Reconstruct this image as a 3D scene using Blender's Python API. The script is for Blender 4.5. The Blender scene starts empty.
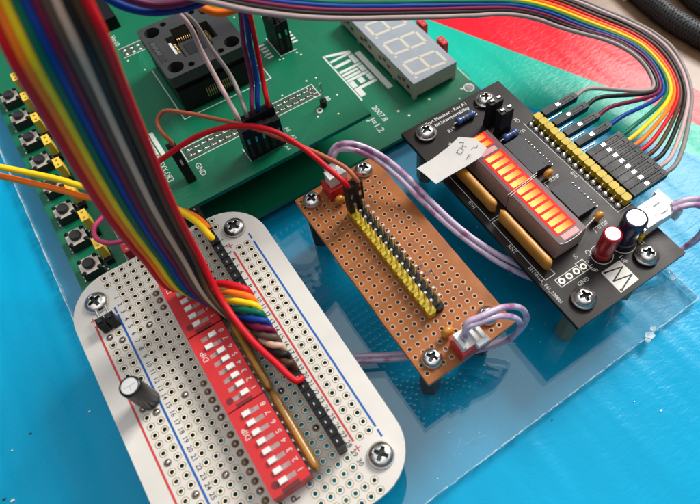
import bpy, bmesh, math, random
from mathutils import Vector, Matrix
random.seed(7)
PI = math.pi
C = bpy.context.scene.collection
ZB = 24.8      # mm from the mat up to the top face of the raised boards
MM = 0.001
# ------------------------------------------------------------------ materials
def newmat(name):
    m = bpy.data.materials.new(name); m.use_nodes = True
    return m, m.node_tree.nodes, m.node_tree.links
def mat(name, col, rough=0.5, metal=0.0, var=0.0, vscale=300.0, bump=0.0, bscale=1500.0, coat=0.0, emit=None, estr=0.0, sss=0.0, spec=0.5, rvar=0.0, detail=4.0):
    m, n, l = newmat(name)
    b = n['Principled BSDF']
    b.inputs['Base Color'].default_value = (*col, 1)
    b.inputs['Roughness'].default_value = rough
    b.inputs['Metallic'].default_value = metal
    b.inputs['Specular IOR Level'].default_value = spec
    if coat: b.inputs['Coat Weight'].default_value = coat; b.inputs['Coat Roughness'].default_value = 0.08
    if emit: b.inputs['Emission Color'].default_value = (*emit, 1); b.inputs['Emission Strength'].default_value = estr
    if sss:
        b.inputs['Subsurface Weight'].default_value = sss; b.inputs['Subsurface Scale'].default_value = 0.001
    if var or bump or rvar:
        tc = n.new('ShaderNodeTexCoord')
    if var:
        t = n.new('ShaderNodeTexNoise'); t.inputs['Scale'].default_value = vscale; t.inputs['Detail'].default_value = detail
        l.new(tc.outputs['Object'], t.inputs['Vector'])
        r = n.new('ShaderNodeMapRange'); r.inputs['From Min'].default_value = .3; r.inputs['From Max'].default_value = .7
        r.inputs['To Min'].default_value = 1-var; r.inputs['To Max'].default_value = 1+var
        l.new(t.outputs['Fac'], r.inputs['Value'])
        v = n.new('ShaderNodeVectorMath'); v.operation = 'SCALE'; v.inputs[0].default_value = col
        l.new(r.outputs['Result'], v.inputs['Scale']); l.new(v.outputs['Vector'], b.inputs['Base Color'])
    if rvar:
        t = n.new('ShaderNodeTexNoise'); t.inputs['Scale'].default_value = vscale*.6; t.inputs['Detail'].default_value = 5
        l.new(tc.outputs['Object'], t.inputs['Vector'])
        r = n.new('ShaderNodeMapRange'); r.inputs['From Min'].default_value = .3; r.inputs['From Max'].default_value = .7
        r.inputs['To Min'].default_value = max(.02, rough-rvar); r.inputs['To Max'].default_value = min(1, rough+rvar)
        l.new(t.outputs['Fac'], r.inputs['Value']); l.new(r.outputs['Result'], b.inputs['Roughness'])
    if bump:
        t = n.new('ShaderNodeTexNoise'); t.inputs['Scale'].default_value = bscale; t.inputs['Detail'].default_value = 3
        l.new(tc.outputs['Object'], t.inputs['Vector'])
        bp = n.new('ShaderNodeBump'); bp.inputs['Strength'].default_value = 1; bp.inputs['Distance'].default_value = bump*MM
        l.new(t.outputs['Fac'], bp.inputs['Height']); l.new(bp.outputs['Normal'], b.inputs['Normal'])
    return m
M = {}
M['silk'] = mat('white_ink', (.62,.64,.60), .6, var=.12, vscale=2500)
M['silk_black'] = mat('black_ink', (.03,.03,.03), .6)
M['ink_red'] = mat('red_ink', (.55,.04,.03), .5)
M['ink_blue'] = mat('blue_ink', (.0,.09,.36), .5)
M['white_mask'] = mat('white_solder_mask', (.65,.62,.57), .38, var=.05, vscale=120, bump=.01, bscale=900, rvar=.08)
M['strip_mask'] = mat('beige_trace_mask', (.60,.57,.515), .4, var=.10, vscale=500, bump=.01, bscale=900)
M['fr4_edge'] = mat('board_edge', (.35,.33,.24), .7)
M['gold_pad'] = mat('gold_ring', (.28,.18,.07), .4, metal=.1, var=.15, vscale=900)
M['tin_pad'] = mat('pale_tin_pad', (.86,.80,.62), .35, metal=.1, var=.12, vscale=900)
M['hole_wall'] = mat('plated_hole', (.22,.16,.08), .4, metal=.7)
M['solder'] = mat('solder', (.42,.39,.36), .2, metal=.95, var=.35, vscale=900, bump=.12, bscale=900)
M['flux'] = mat('flux_stained_solder', (.30,.22,.15), .22, metal=.6, var=.4, vscale=800, bump=.08, bscale=700)
M['brown_board'] = mat('brown_phenolic', (.32,.10,.020), .5, var=.26, detail=9, vscale=140, bump=.02, bscale=1100, rvar=.1, spec=.3)
M['brown_edge'] = mat('brown_phenolic_edge', (.42,.20,.09), .7, var=.2, vscale=500)
M['dull_pad'] = mat('dull_hole_rim', (.44,.28,.18), .45, metal=.3)
M['black_mask'] = mat('black_solder_mask', (.014,.010,.009), .42, var=.15, vscale=150, bump=.012, bscale=1400, rvar=.08, spec=.2)
M['green_mask'] = mat('green_solder_mask', (.002,.14,.065), .3, var=.10, vscale=60, bump=.015, bscale=700, rvar=.06)
M['green_trace'] = mat('green_trace', (.008,.175,.090), .3, var=.05, vscale=300)
M['green_dark'] = mat('bare_green_laminate', (.03,.075,.045), .45, var=.2, vscale=300)
M['green_edge'] = mat('green_board_edge', (.10,.25,.06), .6)
M['black_plastic'] = mat('black_plastic', (.008,.008,.009), .48, bump=.01, bscale=2200, rvar=.08, spec=.22)
M['slot_dark'] = mat('socket_hole', (.004,.004,.004), .7)
M['chip_mark'] = mat('raised_lettering', (.09,.09,.095), .5)
M['film_glint'] = mat('painted_film_glint', (.75,.68,.66), .2)  # pale opaque colour stands for glints along a clear film
M['black_matte'] = mat('matte_black_plastic', (.020,.020,.021), .6, bump=.03, bscale=1800)
M['grey_black'] = mat('dark_grey_moulding', (.034,.035,.037), .5, bump=.03, bscale=1500, var=.12, vscale=250)
M['chip'] = mat('chip_epoxy', (.020,.020,.024), .5, spec=.3, bump=.03, bscale=2500, var=.1, vscale=300)
M['yellow_plastic'] = mat('yellow_plastic', (.62,.44,.02), .38, sss=.1, var=.08, vscale=400)
M['olive_yellow'] = mat('olive_yellow_plastic', (.50,.35,.008), .45, spec=.25, var=.15, vscale=400)
M['pale_yellow'] = mat('pale_yellow_plastic', (.85,.55,.05), .35, var=.08, vscale=400)
M['red_dip'] = mat('red_switch_plastic', (.56,.025,.028), .42, spec=.3, var=.06, vscale=150, bump=.012, bscale=1500, rvar=.06)
M['notch_shade'] = mat('shaded_red_plastic', (.16,.006,.008), .5)  # darker red puts the shade of the switch notch into the colour
M['slot'] = mat('slot_grey', (.34,.24,.23), .6, var=.2, vscale=900)
M['white_plastic'] = mat('white_plastic', (.74,.73,.70), .4, sss=.15, var=.04, vscale=300)
M['cream_plastic'] = mat('cream_plastic', (.50,.46,.36), .5, var=.08, vscale=200, bump=.02, bscale=900)
M['display_face'] = mat('grey_display_face', (.30,.33,.37), .34, var=.05, vscale=200, rvar=.05)
M['segment_off'] = mat('cream_segment', (.55,.52,.42), .4)
M['steel'] = mat('screw_nickel', (.70,.69,.66), .24, metal=1, var=.18, vscale=500, bump=.05, bscale=600, rvar=.1)
M['recess_shade'] = mat('shaded_screw_recess', (.045,.055,.055), .5, metal=.3)  # dark colour puts shade into the cross recess of the nickel head
M['tin'] = mat('tinned_pin', (.72,.70,.66), .25, metal=1)
M['gold'] = mat('gold_pin', (.75,.55,.25), .28, metal=1)
M['brass'] = mat('olive_brass', (.17,.17,.10), .4, metal=.5)
M['nylon'] = mat('black_nylon', (.012,.012,.013), .5)
M['ochre'] = mat('ochre_epoxy', (.34,.155,.012), .3, var=.2, vscale=250, bump=.05, bscale=500, coat=.3)
M['mustard'] = mat('mustard_epoxy', (.46,.20,.02), .38, var=.15, vscale=250, bump=.06, bscale=500)
M['orange_ceramic'] = mat('orange_ceramic', (.55,.22,.02), .3, coat=.4)
M['cap_black'] = mat('black_capacitor_sleeve', (.010,.010,.011), .3, spec=.4)
M['cap_red'] = mat('red_capacitor_sleeve', (.45,.006,.018), .25, coat=.4)
M['cap_navy'] = mat('navy_capacitor_sleeve', (.014,.010,.040), .25, coat=.4)
M['sleeve_band'] = mat('grey_sleeve_band', (.30,.28,.29), .35)
M['alu'] = mat('capacitor_top', (.74,.73,.71), .32, metal=.6, var=.08, vscale=500)
M['resistor_blue'] = mat('blue_resistor', (.03,.07,.22), .35, coat=.2)
M['band_dark'] = mat('resistor_band', (.02,.015,.03), .4)
M['bar_side'] = mat('pinkish_grey_housing', (.42,.30,.27), .45, var=.07, vscale=200)
M['bar_face'] = mat('dark_red_lens', (.06,.006,.012), .35, var=.3, vscale=500, spec=.35)
M['seg_lit'] = mat('lit_led_segment', (.9,.3,.1), .4)
M['seg_halo'] = mat('painted_red_halo', (.2,.003,.004), .4, emit=(1,.003,.006), estr=.75, spec=.1)  # emission stands for red light scattered around the lit segments
M['seg_off'] = mat('unlit_led_segment', (.50,.20,.19), .4)
M['tape'] = mat('white_paper_tape', (.50,.475,.45), .55, var=.05, vscale=200, bump=.05, bscale=300)
M['pencil'] = mat('handwriting', (.05,.035,.04), .6)
M['btn_plate'] = mat('pale_metal_plate', (.70,.62,.52), .35, metal=.45)
def lit_seg(m):
    n, l = m.node_tree.nodes, m.node_tree.links
    b = n['Principled BSDF']; tc = n.new('ShaderNodeTexCoord'); sx = n.new('ShaderNodeSeparateXYZ')
    l.new(tc.outputs['Generated'], sx.inputs[0])
    r = n.new('ShaderNodeValToRGB')
    r.color_ramp.elements[0].color = (1,.68,.17,1); r.color_ramp.elements[1].color = (1,.14,.0,1)
    r.color_ramp.elements[0].position = .2
    l.new(sx.outputs['X'], r.inputs[0]); l.new(r.outputs[0], b.inputs['Emission Color'])
    b.inputs['Emission Strength'].default_value = 1.25; b.inputs['Base Color'].default_value=(.02,.0,.0,1); b.inputs['Specular IOR Level'].default_value=.05
lit_seg(M['seg_lit'])
WIRE = dict(red=(.58,.006,.014), orange=(.95,.19,.012), yellow=(.90,.60,.012), green=(.0,.13,.07), blue=(.003,.04,.25),
            purple=(.17,.022,.09), grey=(.24,.215,.205), white=(.55,.45,.42), black=(.014,.012,.012), brown=(.085,.040,.020),
            maroon=(.15,.008,.040), taupe=(.10,.062,.045), tan=(.60,.40,.29), pinkgrey=(.36,.28,.265), lav=(.52,.40,.56), magenta=(.50,.05,.14), copper=(.42,.11,.055), pink=(.52,.36,.35))
W_ = {k: mat(k+'_wire', v, .45, var=.06, vscale=200, spec=.22) for k, v in WIRE.items()}
def lavmat():
    m, n, l = newmat('lavender_wire_with_maroon_print'); b = n['Principled BSDF']
    b.inputs['Roughness'].default_value = .3; b.inputs['Coat Weight'].default_value = .3
    tc = n.new('ShaderNodeTexCoord'); t = n.new('ShaderNodeTexNoise'); t.inputs['Scale'].default_value = 230; t.inputs['Detail'].default_value = 3
    l.new(tc.outputs['Object'], t.inputs['Vector'])
    r = n.new('ShaderNodeValToRGB'); r.color_ramp.elements[0].position = .50; r.color_ramp.elements[1].position = .62
    r.color_ramp.elements[0].color = (.56,.43,.57,1); r.color_ramp.elements[1].color = (.36,.14,.28,1)
    l.new(t.outputs['Fac'], r.inputs[0]); l.new(r.outputs[0], b.inputs['Base Color'])
    return m
M['lav'] = lavmat()
# ------------------------------------------------------------------ mesh builder (all coordinates in mm, z=0 is the boards' top face)
class MB:
    def __init__(s): s.v=[]; s.f=[]; s.m=[]; s.sm=[]; s.mats=[]
    def mi(s, m):
        m = M[m] if isinstance(m, str) else m
        if m not in s.mats: s.mats.append(m)
        return s.mats.index(m)
    def add(s, vs, fs, m, smooth=False):
        o=len(s.v); k=s.mi(m); s.v += [tuple(v) for v in vs]
        for f in fs: s.f.append([o+i for i in f]); s.m.append(k); s.sm.append(smooth)
        return s
    def box(s, x0,x1,y0,y1,z0,z1, m, top=None):
        vs=[(x0,y0,z0),(x1,y0,z0),(x1,y1,z0),(x0,y1,z0),(x0,y0,z1),(x1,y0,z1),(x1,y1,z1),(x0,y1,z1)]
        s.add(vs,[(0,3,2,1),(0,1,5,4),(1,2,6,5),(2,3,7,6),(3,0,4,7)],m)
        s.add(vs[4:],[(0,1,2,3)],top or m); return s
    def obox(s, c, ax, ay, az, m):
        c=Vector(c); ax,ay,az=Vector(ax),Vector(ay),Vector(az)
        vs=[c+ax*i+ay*j+az*k for k in(-1,1) for j in(-1,1) for i in(-1,1)]
        s.add(vs,[(0,2,3,1),(4,5,7,6),(0,1,5,4),(2,6,7,3),(0,4,6,2),(1,3,7,5)],m); return s
    def prism(s, poly, z0, z1, m, side=None):
        n=len(poly); s.add([(x,y,z0) for x,y in poly]+[(x,y,z1) for x,y in poly],[list(range(n-1,-1,-1))],m)
        s.add([(x,y,z1) for x,y in poly],[list(range(n))],m)
        s.add([(x,y,z0) for x,y in poly]+[(x,y,z1) for x,y in poly],[(i,(i+1)%n,(i+1)%n+n,i+n) for i in range(n)],side or m); return s
    def lathe(s, c, prof, m, n=20, axis='z', smooth=True, cap=True):
        c=Vector(c)
        def pt(r,h,a):
            p=(r*math.cos(a),r*math.sin(a),h)
            if axis=='x': p=(h,p[0],p[1])
            if axis=='y': p=(p[0],h,p[1])
            return c+Vector(p)
        vs=[pt(r,h,2*PI*i/n) for r,h in prof for i in range(n)]
        fs=[(j*n+i,j*n+(i+1)%n,(j+1)*n+(i+1)%n,(j+1)*n+i) for j in range(len(prof)-1) for i in range(n)]
        s.add(vs,fs,m,smooth)
        if cap:
            k=len(prof)-1
            s.add([vs[k*n+i] for i in range(n)],[list(range(n))],m); s.add([vs[i] for i in range(n)],[list(range(n-1,-1,-1))],m)
        return s
    def cyl(s,c,r,z0,z1,m,n=20,axis='z'):
        return s.lathe(c,[(r,z0),(r,z1)],m,n,axis)
    def ring(s, c, r0, r1, m, n=16):
        vs=[(c[0]+r*math.cos(2*PI*i/n),c[1]+r*math.sin(2*PI*i/n),c[2]) for r in (r0,r1) for i in range(n)]
        s.add(vs,[(i,n+i,n+(i+1)%n,(i+1)%n) for i in range(n)],m); return s
    def tube(s, pts, r, m, n=10, cap=True):
        P=[Vector(p) for p in pts]; N=len(P); vs=[]; up=None
        for i in range(N):
            t=(P[min(i+1,N-1)]-P[max(i-1,0)]).normalized()
            if up is None:
                up=Vector((0,0,1)) if abs(t.z)<.9 else Vector((1,0,0))
            a=(up-t*up.dot(t)).normalized(); b=t.cross(a); up=a
            rr=r[i] if isinstance(r,(list,tuple)) else r
            for k in range(n):
                q=2*PI*k/n; vs.append(P[i]+a*rr*math.cos(q)+b*rr*math.sin(q))
        s.add(vs,[(i*n+k,i*n+(k+1)%n,(i+1)*n+(k+1)%n,(i+1)*n+k) for i in range(N-1) for k in range(n)],m,True)
        if cap:
            s.add(vs[:n],[list(range(n-1,-1,-1))],m); s.add(vs[-n:],[list(range(n))],m)
        return s
    def stroke(s, pts, w, z, m, closed=False):     # flat thick line 0.03 mm above z
        pts=[Vector((p[0],p[1])) for p in pts]
        if closed: pts=pts+[pts[0]]
        for a,b in zip(pts,pts[1:]):
            d=(b-a)
            if d.length<1e-6: continue
            d.normalize(); nrm=Vector((-d.y,d.x))*w/2; a2=a-d*w*.4; b2=b+d*w*.4
            s.add([(q.x,q.y,z) for q in (a2-nrm,b2-nrm,b2+nrm,a2+nrm)],[(0,1,2,3)],m); z+=.0015
        return s
    def text(s, body, size, x, y, z, rot, m, align='LEFT', sx=1.0, bold=0.0):
        cu=bpy.data.curves.new('t','FONT'); cu.body=body; cu.size=size; cu.align_x=align; cu.resolution_u=2; cu.offset=bold
        ob=bpy.data.objects.new('t',cu); C.objects.link(ob); dg=bpy.context.evaluated_depsgraph_get()
        me=bpy.data.meshes.new_from_object(ob.evaluated_get(dg)); bpy.data.objects.remove(ob)
        c,sn=math.cos(rot),math.sin(rot)
        s.add([(x+v.co.x*sx*c-v.co.y*sn, y+v.co.x*sx*sn+v.co.y*c, z) for v in me.vertices],[list(p.vertices) for p in me.polygons],m)
        bpy.data.meshes.remove(me); return s
    def build(s, name, parent=None, bevel=0.0, org=None, label=None):
        org = org if org is not None else (ORG.get(parent.name,(0,0,0)) if parent else (0,0,0))
        me=bpy.data.meshes.new(name)
        me.from_pydata([((v[0]-org[0])*MM,(v[1]-org[1])*MM,(v[2]-org[2])*MM) for v in s.v],[],s.f)
        for m in s.mats: me.materials.append(m)
        me.polygons.foreach_set('material_index',s.m); me.polygons.foreach_set('use_smooth',s.sm); me.update()
        o=bpy.data.objects.new(name,me); C.objects.link(o)
        if parent: o.parent=parent; ORG[o.name]=org
        else: o.location=(org[0]*MM,org[1]*MM,(org[2]+ZB)*MM)
        if bevel:
            b=o.modifiers.new('b','BEVEL'); b.width=bevel*MM; b.segments=2; b.limit_method='ANGLE'; b.angle_limit=math.radians(50)
        if label: o['label']=label
        return o
ORG={}
def thing(name,label,cat,org,group=None):
    o=bpy.data.objects.new(name,None); C.objects.link(o); o.location=(org[0]*MM,org[1]*MM,(org[2]+ZB)*MM)
    o.empty_display_size=.01; o['label']=label; o['category']=cat
    if group: o['group']=group
    ORG[o.name]=org
    return o
def tag(o,label,cat,group=None):
    o['label']=label; o['category']=cat
    if group: o['group']=group
    return o
def smooth(pts, step=1.2):                 # centripetal-ish Catmull-Rom through the points
    P=[Vector(p) for p in pts]; P=[P[0]*2-P[1]]+P+[P[-1]*2-P[-2]]; out=[]
    for i in range(1,len(P)-2):
        p0,p1,p2,p3=P[i-1:i+3]; n=max(2,int((p2-p1).length/step))
        t0=0; t1=t0+max(1e-4,(p1-p0).length)**.5; t2=t1+max(1e-4,(p2-p1).length)**.5; t3=t2+max(1e-4,(p3-p2).length)**.5
        for k in range(n):
            t=t1+(t2-t1)*k/n
            a1=p0*((t1-t)/(t1-t0))+p1*((t-t0)/(t1-t0)); a2=p1*((t2-t)/(t2-t1))+p2*((t-t1)/(t2-t1)); a3=p2*((t3-t)/(t3-t2))+p3*((t-t2)/(t3-t2))
            b1=a1*((t2-t)/(t2-t0))+a2*((t-t0)/(t2-t0)); b2=a2*((t3-t)/(t3-t1))+a3*((t-t1)/(t3-t1))
            out.append(b1*((t2-t)/(t2-t1))+b2*((t-t1)/(t2-t1)))
    out.append(P[-2]); return out
def resample(pts,n):
    P=smooth(pts,.5); L=[0]
    for a,b in zip(P,P[1:]): L.append(L[-1]+(b-a).length)
    out=[];j=0
    for i in range(n):
        t=L[-1]*i/(n-1)
        while j<len(L)-2 and L[j+1]<t: j+=1
        u=(t-L[j])/max(1e-6,L[j+1]-L[j]); out.append(P[j].lerp(P[j+1],min(1,u)))
    return out
def holed_plate(outline, holes, r, z0, z1, mtop, mside, name, parent, nh=10, wall=None):
    """a flat plate with real drilled holes, filled by the curve tessellator"""
    cu=bpy.data.curves.new('p','CURVE'); cu.dimensions='2D'; cu.fill_mode='BOTH'; cu.extrude=(z1-z0)/2
    def spl(pp):
        s=cu.splines.new('POLY'); s.points.add(len(pp)-1)
        for i,(x,y) in enumerate(pp): s.points[i].co=(x,y,0,1)
        s.use_cyclic_u=True
    spl(outline)
    for h in holes:
        x,y=h[0],h[1]; rr=h[2] if len(h)>2 else r
        spl([(x+rr*math.cos(-2*PI*i/nh),y+rr*math.sin(-2*PI*i/nh)) for i in range(nh)])
    ob=bpy.data.objects.new('p',cu); C.objects.link(ob); dg=bpy.context.evaluated_depsgraph_get()
    me=bpy.data.meshes.new_from_object(ob.evaluated_get(dg)); bpy.data.objects.remove(ob)
    mb=MB(); zc=(z0+z1)/2
    vs=[(v.co.x,v.co.y,v.co.z+zc) for v in me.vertices]
    flat=[];side=[]
    for p in me.polygons:
        (flat if abs(p.normal.z)>.5 else side).append(list(p.vertices))
    mb.add(vs,flat,mtop); mb.add(vs,side,mside)
    bpy.data.meshes.remove(me)
    return mb.build(name,parent)
def rrect(x0,x1,y0,y1,r,n=8):
    out=[]
    for cx,cy,a in ((x1-r,y1-r,0),(x0+r,y1-r,90),(x0+r,y0+r,180),(x1-r,y0+r,270)):
        for i in range(n+1):
            q=math.radians(a+90*i/n); out.append((cx+r*math.cos(q),cy+r*math.sin(q)))
    return out
# ---- one screw mesh with a real cross recess, shared by every board
def screw_mesh(R, name):
    mb=MB(); prof=[(R*.96,0),(R,.35),(R*.97,.9),(R*.86,1.45),(R*.66,1.85),(R*.4,2.08),(R*.12,2.16)]
    mb.lathe((0,0,0),prof,'steel',28); o=mb.build(name)
    c=MB(); w=.42*R/3; L=R*.52
    c.box(-L,L,-w,w,1.05,3,'recess_shade'); a=c.build('cut_a')
    c=MB(); c.box(-w,w,-L,L,1.0,3,'recess_shade'); b=c.build('cut_b')
    c=MB(); c.lathe((0,0,0),[(w*.4,.5),(w*2.0,3)],'recess_shade',12); d=c.build('cut_c')
    for x in (o,a,b,d): x.location=(0,0,0)
    for x in (a,b,d):
        md=o.modifiers.new('x','BOOLEAN'); md.object=x; md.operation='DIFFERENCE'; md.solver='EXACT'; md.material_mode='TRANSFER'
    dg=bpy.context.evaluated_depsgraph_get(); me=bpy.data.meshes.new_from_object(o.evaluated_get(dg))
    for x in (o,a,b,d): bpy.data.objects.remove(x)
    return me
SCREW={}
def screw(parent, x, y, z, R=3.0, washer=False, rot=0.5, stand='nylon', h=20.0, pcb=1.6):
    key=round(R,2)
    if key not in SCREW: SCREW[key]=screw_mesh(R,'screw')
    o=bpy.data.objects.new('screw',SCREW[key]); C.objects.link(o); o.parent=parent; g=ORG[parent.name]
    dz=.0
    if washer:
        w=MB(); w.lathe((0,0,0),[(1.7,.02),(R*1.14,.02),(R*1.16,.25),(R*1.14,.55),(1.7,.58)],'steel',24,cap=False)
        wo=w.build('washer',o,org=(0,0,0)); dz=.6
    o.location=((x-g[0])*MM,(y-g[1])*MM,(z+dz-g[2])*MM); o.rotation_euler=(0,0,rot)
    if h:
        s=MB(); hexa=[(x+3.0*math.cos(PI/3*i+.3),y+3.0*math.sin(PI/3*i+.3)) for i in range(6)]
        s.prism(hexa,z-pcb-h,z-pcb-.02,stand); s.build('standoff',parent,bevel=.25)
    return o
PITCH=2.54
RIB_L= [[(17.4, -5.1, 100.4), (16.7, -4.7, 96.9), (15.7, -9.7, 90.6), (14.3, -14.4, 83.1), (13.1, -13.3, 70.6), (11.6, -12.7, 53.1), (11.0, -13.2, 39.9), (11.4, -13.0, 22.7), (12.7, -15.2, 10.0), (19.3, -17.0, 6.0), (24.6, -22.5, 10.5), (28.3, -27.2, 10.3), (28.3, -28.2, 8.0)], [(18.7, -5.7, 100.5), (18.1, -5.4, 97.0), (16.9, -10.4, 90.6), (15.6, -14.9, 83.3), (14.5, -13.7, 70.8), (12.9, -13.1, 53.3), (12.3, -13.6, 39.9), (12.5, -13.7, 22.6), (13.7, -16.6, 10.3), (20.0, -20.1, 6.0), (25.0, -25.7, 10.5), (28.3, -29.7, 10.3), (28.3, -30.7, 8.0)], [(20.0, -6.3, 100.5), (19.5, -6.0, 97.1), (18.1, -11.1, 90.6), (16.9, -15.3, 83.4), (15.8, -14.1, 71.0), (14.2, -13.4, 53.5), (13.5, -14.0, 40.0), (13.6, -14.3, 22.5), (14.6, -18.0, 10.7), (20.8, -23.1, 6.0), (25.3, -28.9, 10.5), (28.3, -32.3, 10.3), (28.3, -33.3, 8.0)], [(21.3, -6.9, 100.6), (20.8, -6.6, 97.1), (19.4, -11.8, 90.6), (18.3, -15.8, 83.6), (17.1, -14.5, 71.1), (15.5, -13.8, 53.7), (14.7, -14.4, 40.0), (14.7, -14.9, 22.4), (15.6, -19.4, 11.0), (21.5, -26.1, 6.0), (25.6, -32.1, 10.5), (28.3, -34.8, 10.3), (28.3, -35.8, 8.0)], [(22.6, -7.4, 100.7), (22.2, -7.2, 97.2), (20.6, -12.5, 90.6), (19.6, -16.3, 83.7), (18.4, -15.0, 71.3), (16.9, -14.1, 53.9), (16.0, -14.7, 40.1), (15.8, -15.6, 22.2), (16.5, -20.8, 11.3), (22.2, -29.1, 6.0), (26.0, -35.2, 10.5), (28.3, -37.4, 10.3), (28.3, -38.4, 8.0)], [(23.9, -8.0, 100.8), (23.5, -7.8, 97.3), (21.9, -13.2, 90.6), (20.9, -16.7, 83.9), (19.7, -15.4, 71.5), (18.2, -14.5, 54.1), (17.2, -15.1, 40.1), (16.9, -16.2, 22.1), (17.5, -22.1, 11.7), (23.0, -32.0, 6.0), (26.3, -38.2, 10.5), (28.3, -39.9, 10.3), (28.3, -40.9, 8.0)], [(25.2, -8.6, 100.9), (24.9, -8.5, 97.4), (23.1, -13.9, 90.6), (22.2, -17.2, 84.0), (21.1, -15.8, 71.6), (19.5, -14.8, 54.3), (18.4, -15.5, 40.2), (18.0, -16.8, 22.0), (18.4, -23.5, 12.0), (23.7, -34.9, 6.0), (26.6, -41.2, 10.5), (28.3, -42.4, 10.3), (28.3, -43.4, 8.0)], [(26.5, -9.2, 101.0), (26.3, -9.1, 97.5), (24.4, -14.6, 90.6), (23.5, -17.7, 84.2), (22.4, -16.2, 71.8), (20.8, -15.2, 54.5), (19.7, -15.9, 40.2), (19.2, -17.5, 21.9), (19.3, -24.8, 12.3), (24.4, -37.7, 6.0), (26.9, -44.1, 10.5), (28.3, -45.0, 10.3), (28.3, -46.0, 8.0)], [(27.8, -9.8, 101.0), (27.6, -9.7, 97.6), (25.6, -15.3, 90.6), (24.9, -18.2, 84.3), (23.7, -16.7, 72.0), (22.1, -15.5, 54.7), (20.9, -16.3, 40.3), (20.3, -18.1, 21.8), (20.2, -26.1, 12.7), (25.0, -40.5, 6.0), (27.2, -47.0, 10.5), (28.3, -47.5, 10.3), (28.3, -48.5, 8.0)], [(29.2, -10.4, 101.1), (29.0, -10.3, 97.6), (26.8, -16.0, 90.6), (26.2, -18.6, 84.5), (25.0, -17.1, 72.2), (23.5, -15.9, 54.9), (22.2, -16.7, 40.3), (21.4, -18.7, 21.7), (20.2, -26.3, 13.0), (25.7, -43.3, 6.0), (27.5, -49.8, 10.5), (28.3, -50.1, 10.3), (28.3, -51.1, 8.0)], [(30.5, -11.0, 101.2), (30.4, -10.9, 97.7), (28.1, -16.7, 90.6), (27.5, -19.1, 84.6), (26.3, -17.5, 72.3), (24.8, -16.3, 55.1), (23.4, -17.1, 40.4), (22.5, -19.4, 21.6), (21.8, -27.5, 13.0), (22.9, -39.3, 11.0), (25.0, -47.9, 10.5), (27.1, -54.7, 10.0), (28.6, -54.3, 9.3)]]
FI=[(34.2,13.0,75.0),(47.9,9.3,65.0),(57.4,8.7,58.0),(69.1,9.6,50.0),(79.7,9.9,44.0),(102.3,12.0,32.0),(128.5,12.3,20.0),(146.1,12.6,12.0),(157.9,9.8,6.0),(167.2,3.5,1.0),(175.7,-3.3,-2.0),(180.0,-11.3,-3.0),(180.9,-19.7,-4.0),(178.2,-27.0,-5.0),(171.5,-30.7,-4.0),(163.2,-30.9,-2.0),(154.7,-26.6,0.0),(149.4,-22.8,1.1) ]
FO=[(39.4,27.2,75.0),(54.7,24.2,65.0),(65.1,23.9,58.0),(77.3,24.2,50.0),(88.5,24.4,44.0),(112.3,26.5,32.0),(139.8,26.8,20.0),(157.4,26.2,12.0),(169.7,23.3,6.0),(179.8,17.3,1.0),(187.0,8.5,-2.0),(193.0,-5.7,-3.0),(194.5,-18.7,-4.0),(190.9,-29.3,-5.0),(185.5,-36.8,-5.0),(178.4,-42.7,-4.0),(168.2,-49.0,-3.0),(157.4,-53.2,-1.0),(149.9,-56.0,1.1) ]
red=[(-5.1,38.8,-2.0),(10.5,25.7,8.0),(18.1,19.2,14.0),(28.1,17.0,19.0),(38.6,13.6,24.0),(47.3,9.0,26.0),(54.3,2.4,26.0),(59.2,-3.7,22.0),(62.8,-12.2,18.0),(64.4,-16.8,16.0),(65.2,-17.1,13.0) ]
brown=[(32.1,30.2,8.0),(32.2,30.5,9.5),(31.3,32.2,12.0),(31.6,35.5,14.0),(34.4,36.0,16.0),(39.3,29.7,18.0),(45.1,20.5,20.0),(51.3,10.1,22.0),(58.0,-0.0,21.0),(63.7,-8.4,19.0),(67.0,-13.9,17.0),(67.7,-17.1,15.5),(68.1,-17.6,13.0) ]
yel=[(-18.4,51.9,15.0),(-12.3,47.3,13.0),(-6.2,42.2,11.0),(0.1,35.7,10.0),(5.0,30.0,9.0),(10.6,24.7,9.0),(16.8,16.5,10.0),(22.6,8.7,10.0),(24.9,3.8,10.0),(26.8,-1.9,10.0),(27.6,-6.4,9.0),(28.0,-7.4,7.0) ]
ora=[(-20.3,51.8,12.0),(-14.0,47.4,10.0),(-7.9,41.9,8.0),(-1.6,35.2,7.0),(3.4,29.5,6.0),(9.2,23.3,7.0),(16.0,15.4,9.0),(22.3,8.9,9.0),(25.2,5.2,9.0),(27.5,0.4,9.0),(28.2,-2.9,8.5),(28.2,-3.3,7.0) ]
mag=[(6.3,30.1,-5.0),(3.7,27.6,-3.0),(0.8,23.8,-1.0),(0.0,20.1,-1.0),(2.3,16.4,-1.0),(6.0,14.7,-1.0),(9.5,16.2,-3.0),(11.0,22.0,-8.0) ]
white=[(51.5,59.0,45.0),(50.5,48.9,42.0),(50.6,45.6,38.0),(52.2,43.8,33.0),(52.6,42.3,25.0),(52.7,34.9,17.0),(53.3,26.4,12.5),(53.5,25.0,11.0) ]
grey=[(54.1,58.9,44.0),(51.9,49.6,41.0),(51.9,46.1,37.0),(54.2,45.5,32.0),(55.6,42.5,24.0),(57.2,36.5,16.0),(57.5,28.4,12.0),(57.3,26.4,10.0) ]
purp=[(68.8,47.9,44.0),(66.2,38.9,41.0),(64.6,33.7,38.0),(62.8,33.1,28.0),(61.0,30.1,18.0),(59.1,26.3,12.0),(58.9,26.2,10.0) ]
blue=[(69.9,45.2,45.0),(67.1,36.5,42.0),(65.3,31.5,39.0),(64.2,32.1,28.0),(62.4,29.1,18.0),(60.3,25.4,12.0),(60.2,25.3,10.0) ]
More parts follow.
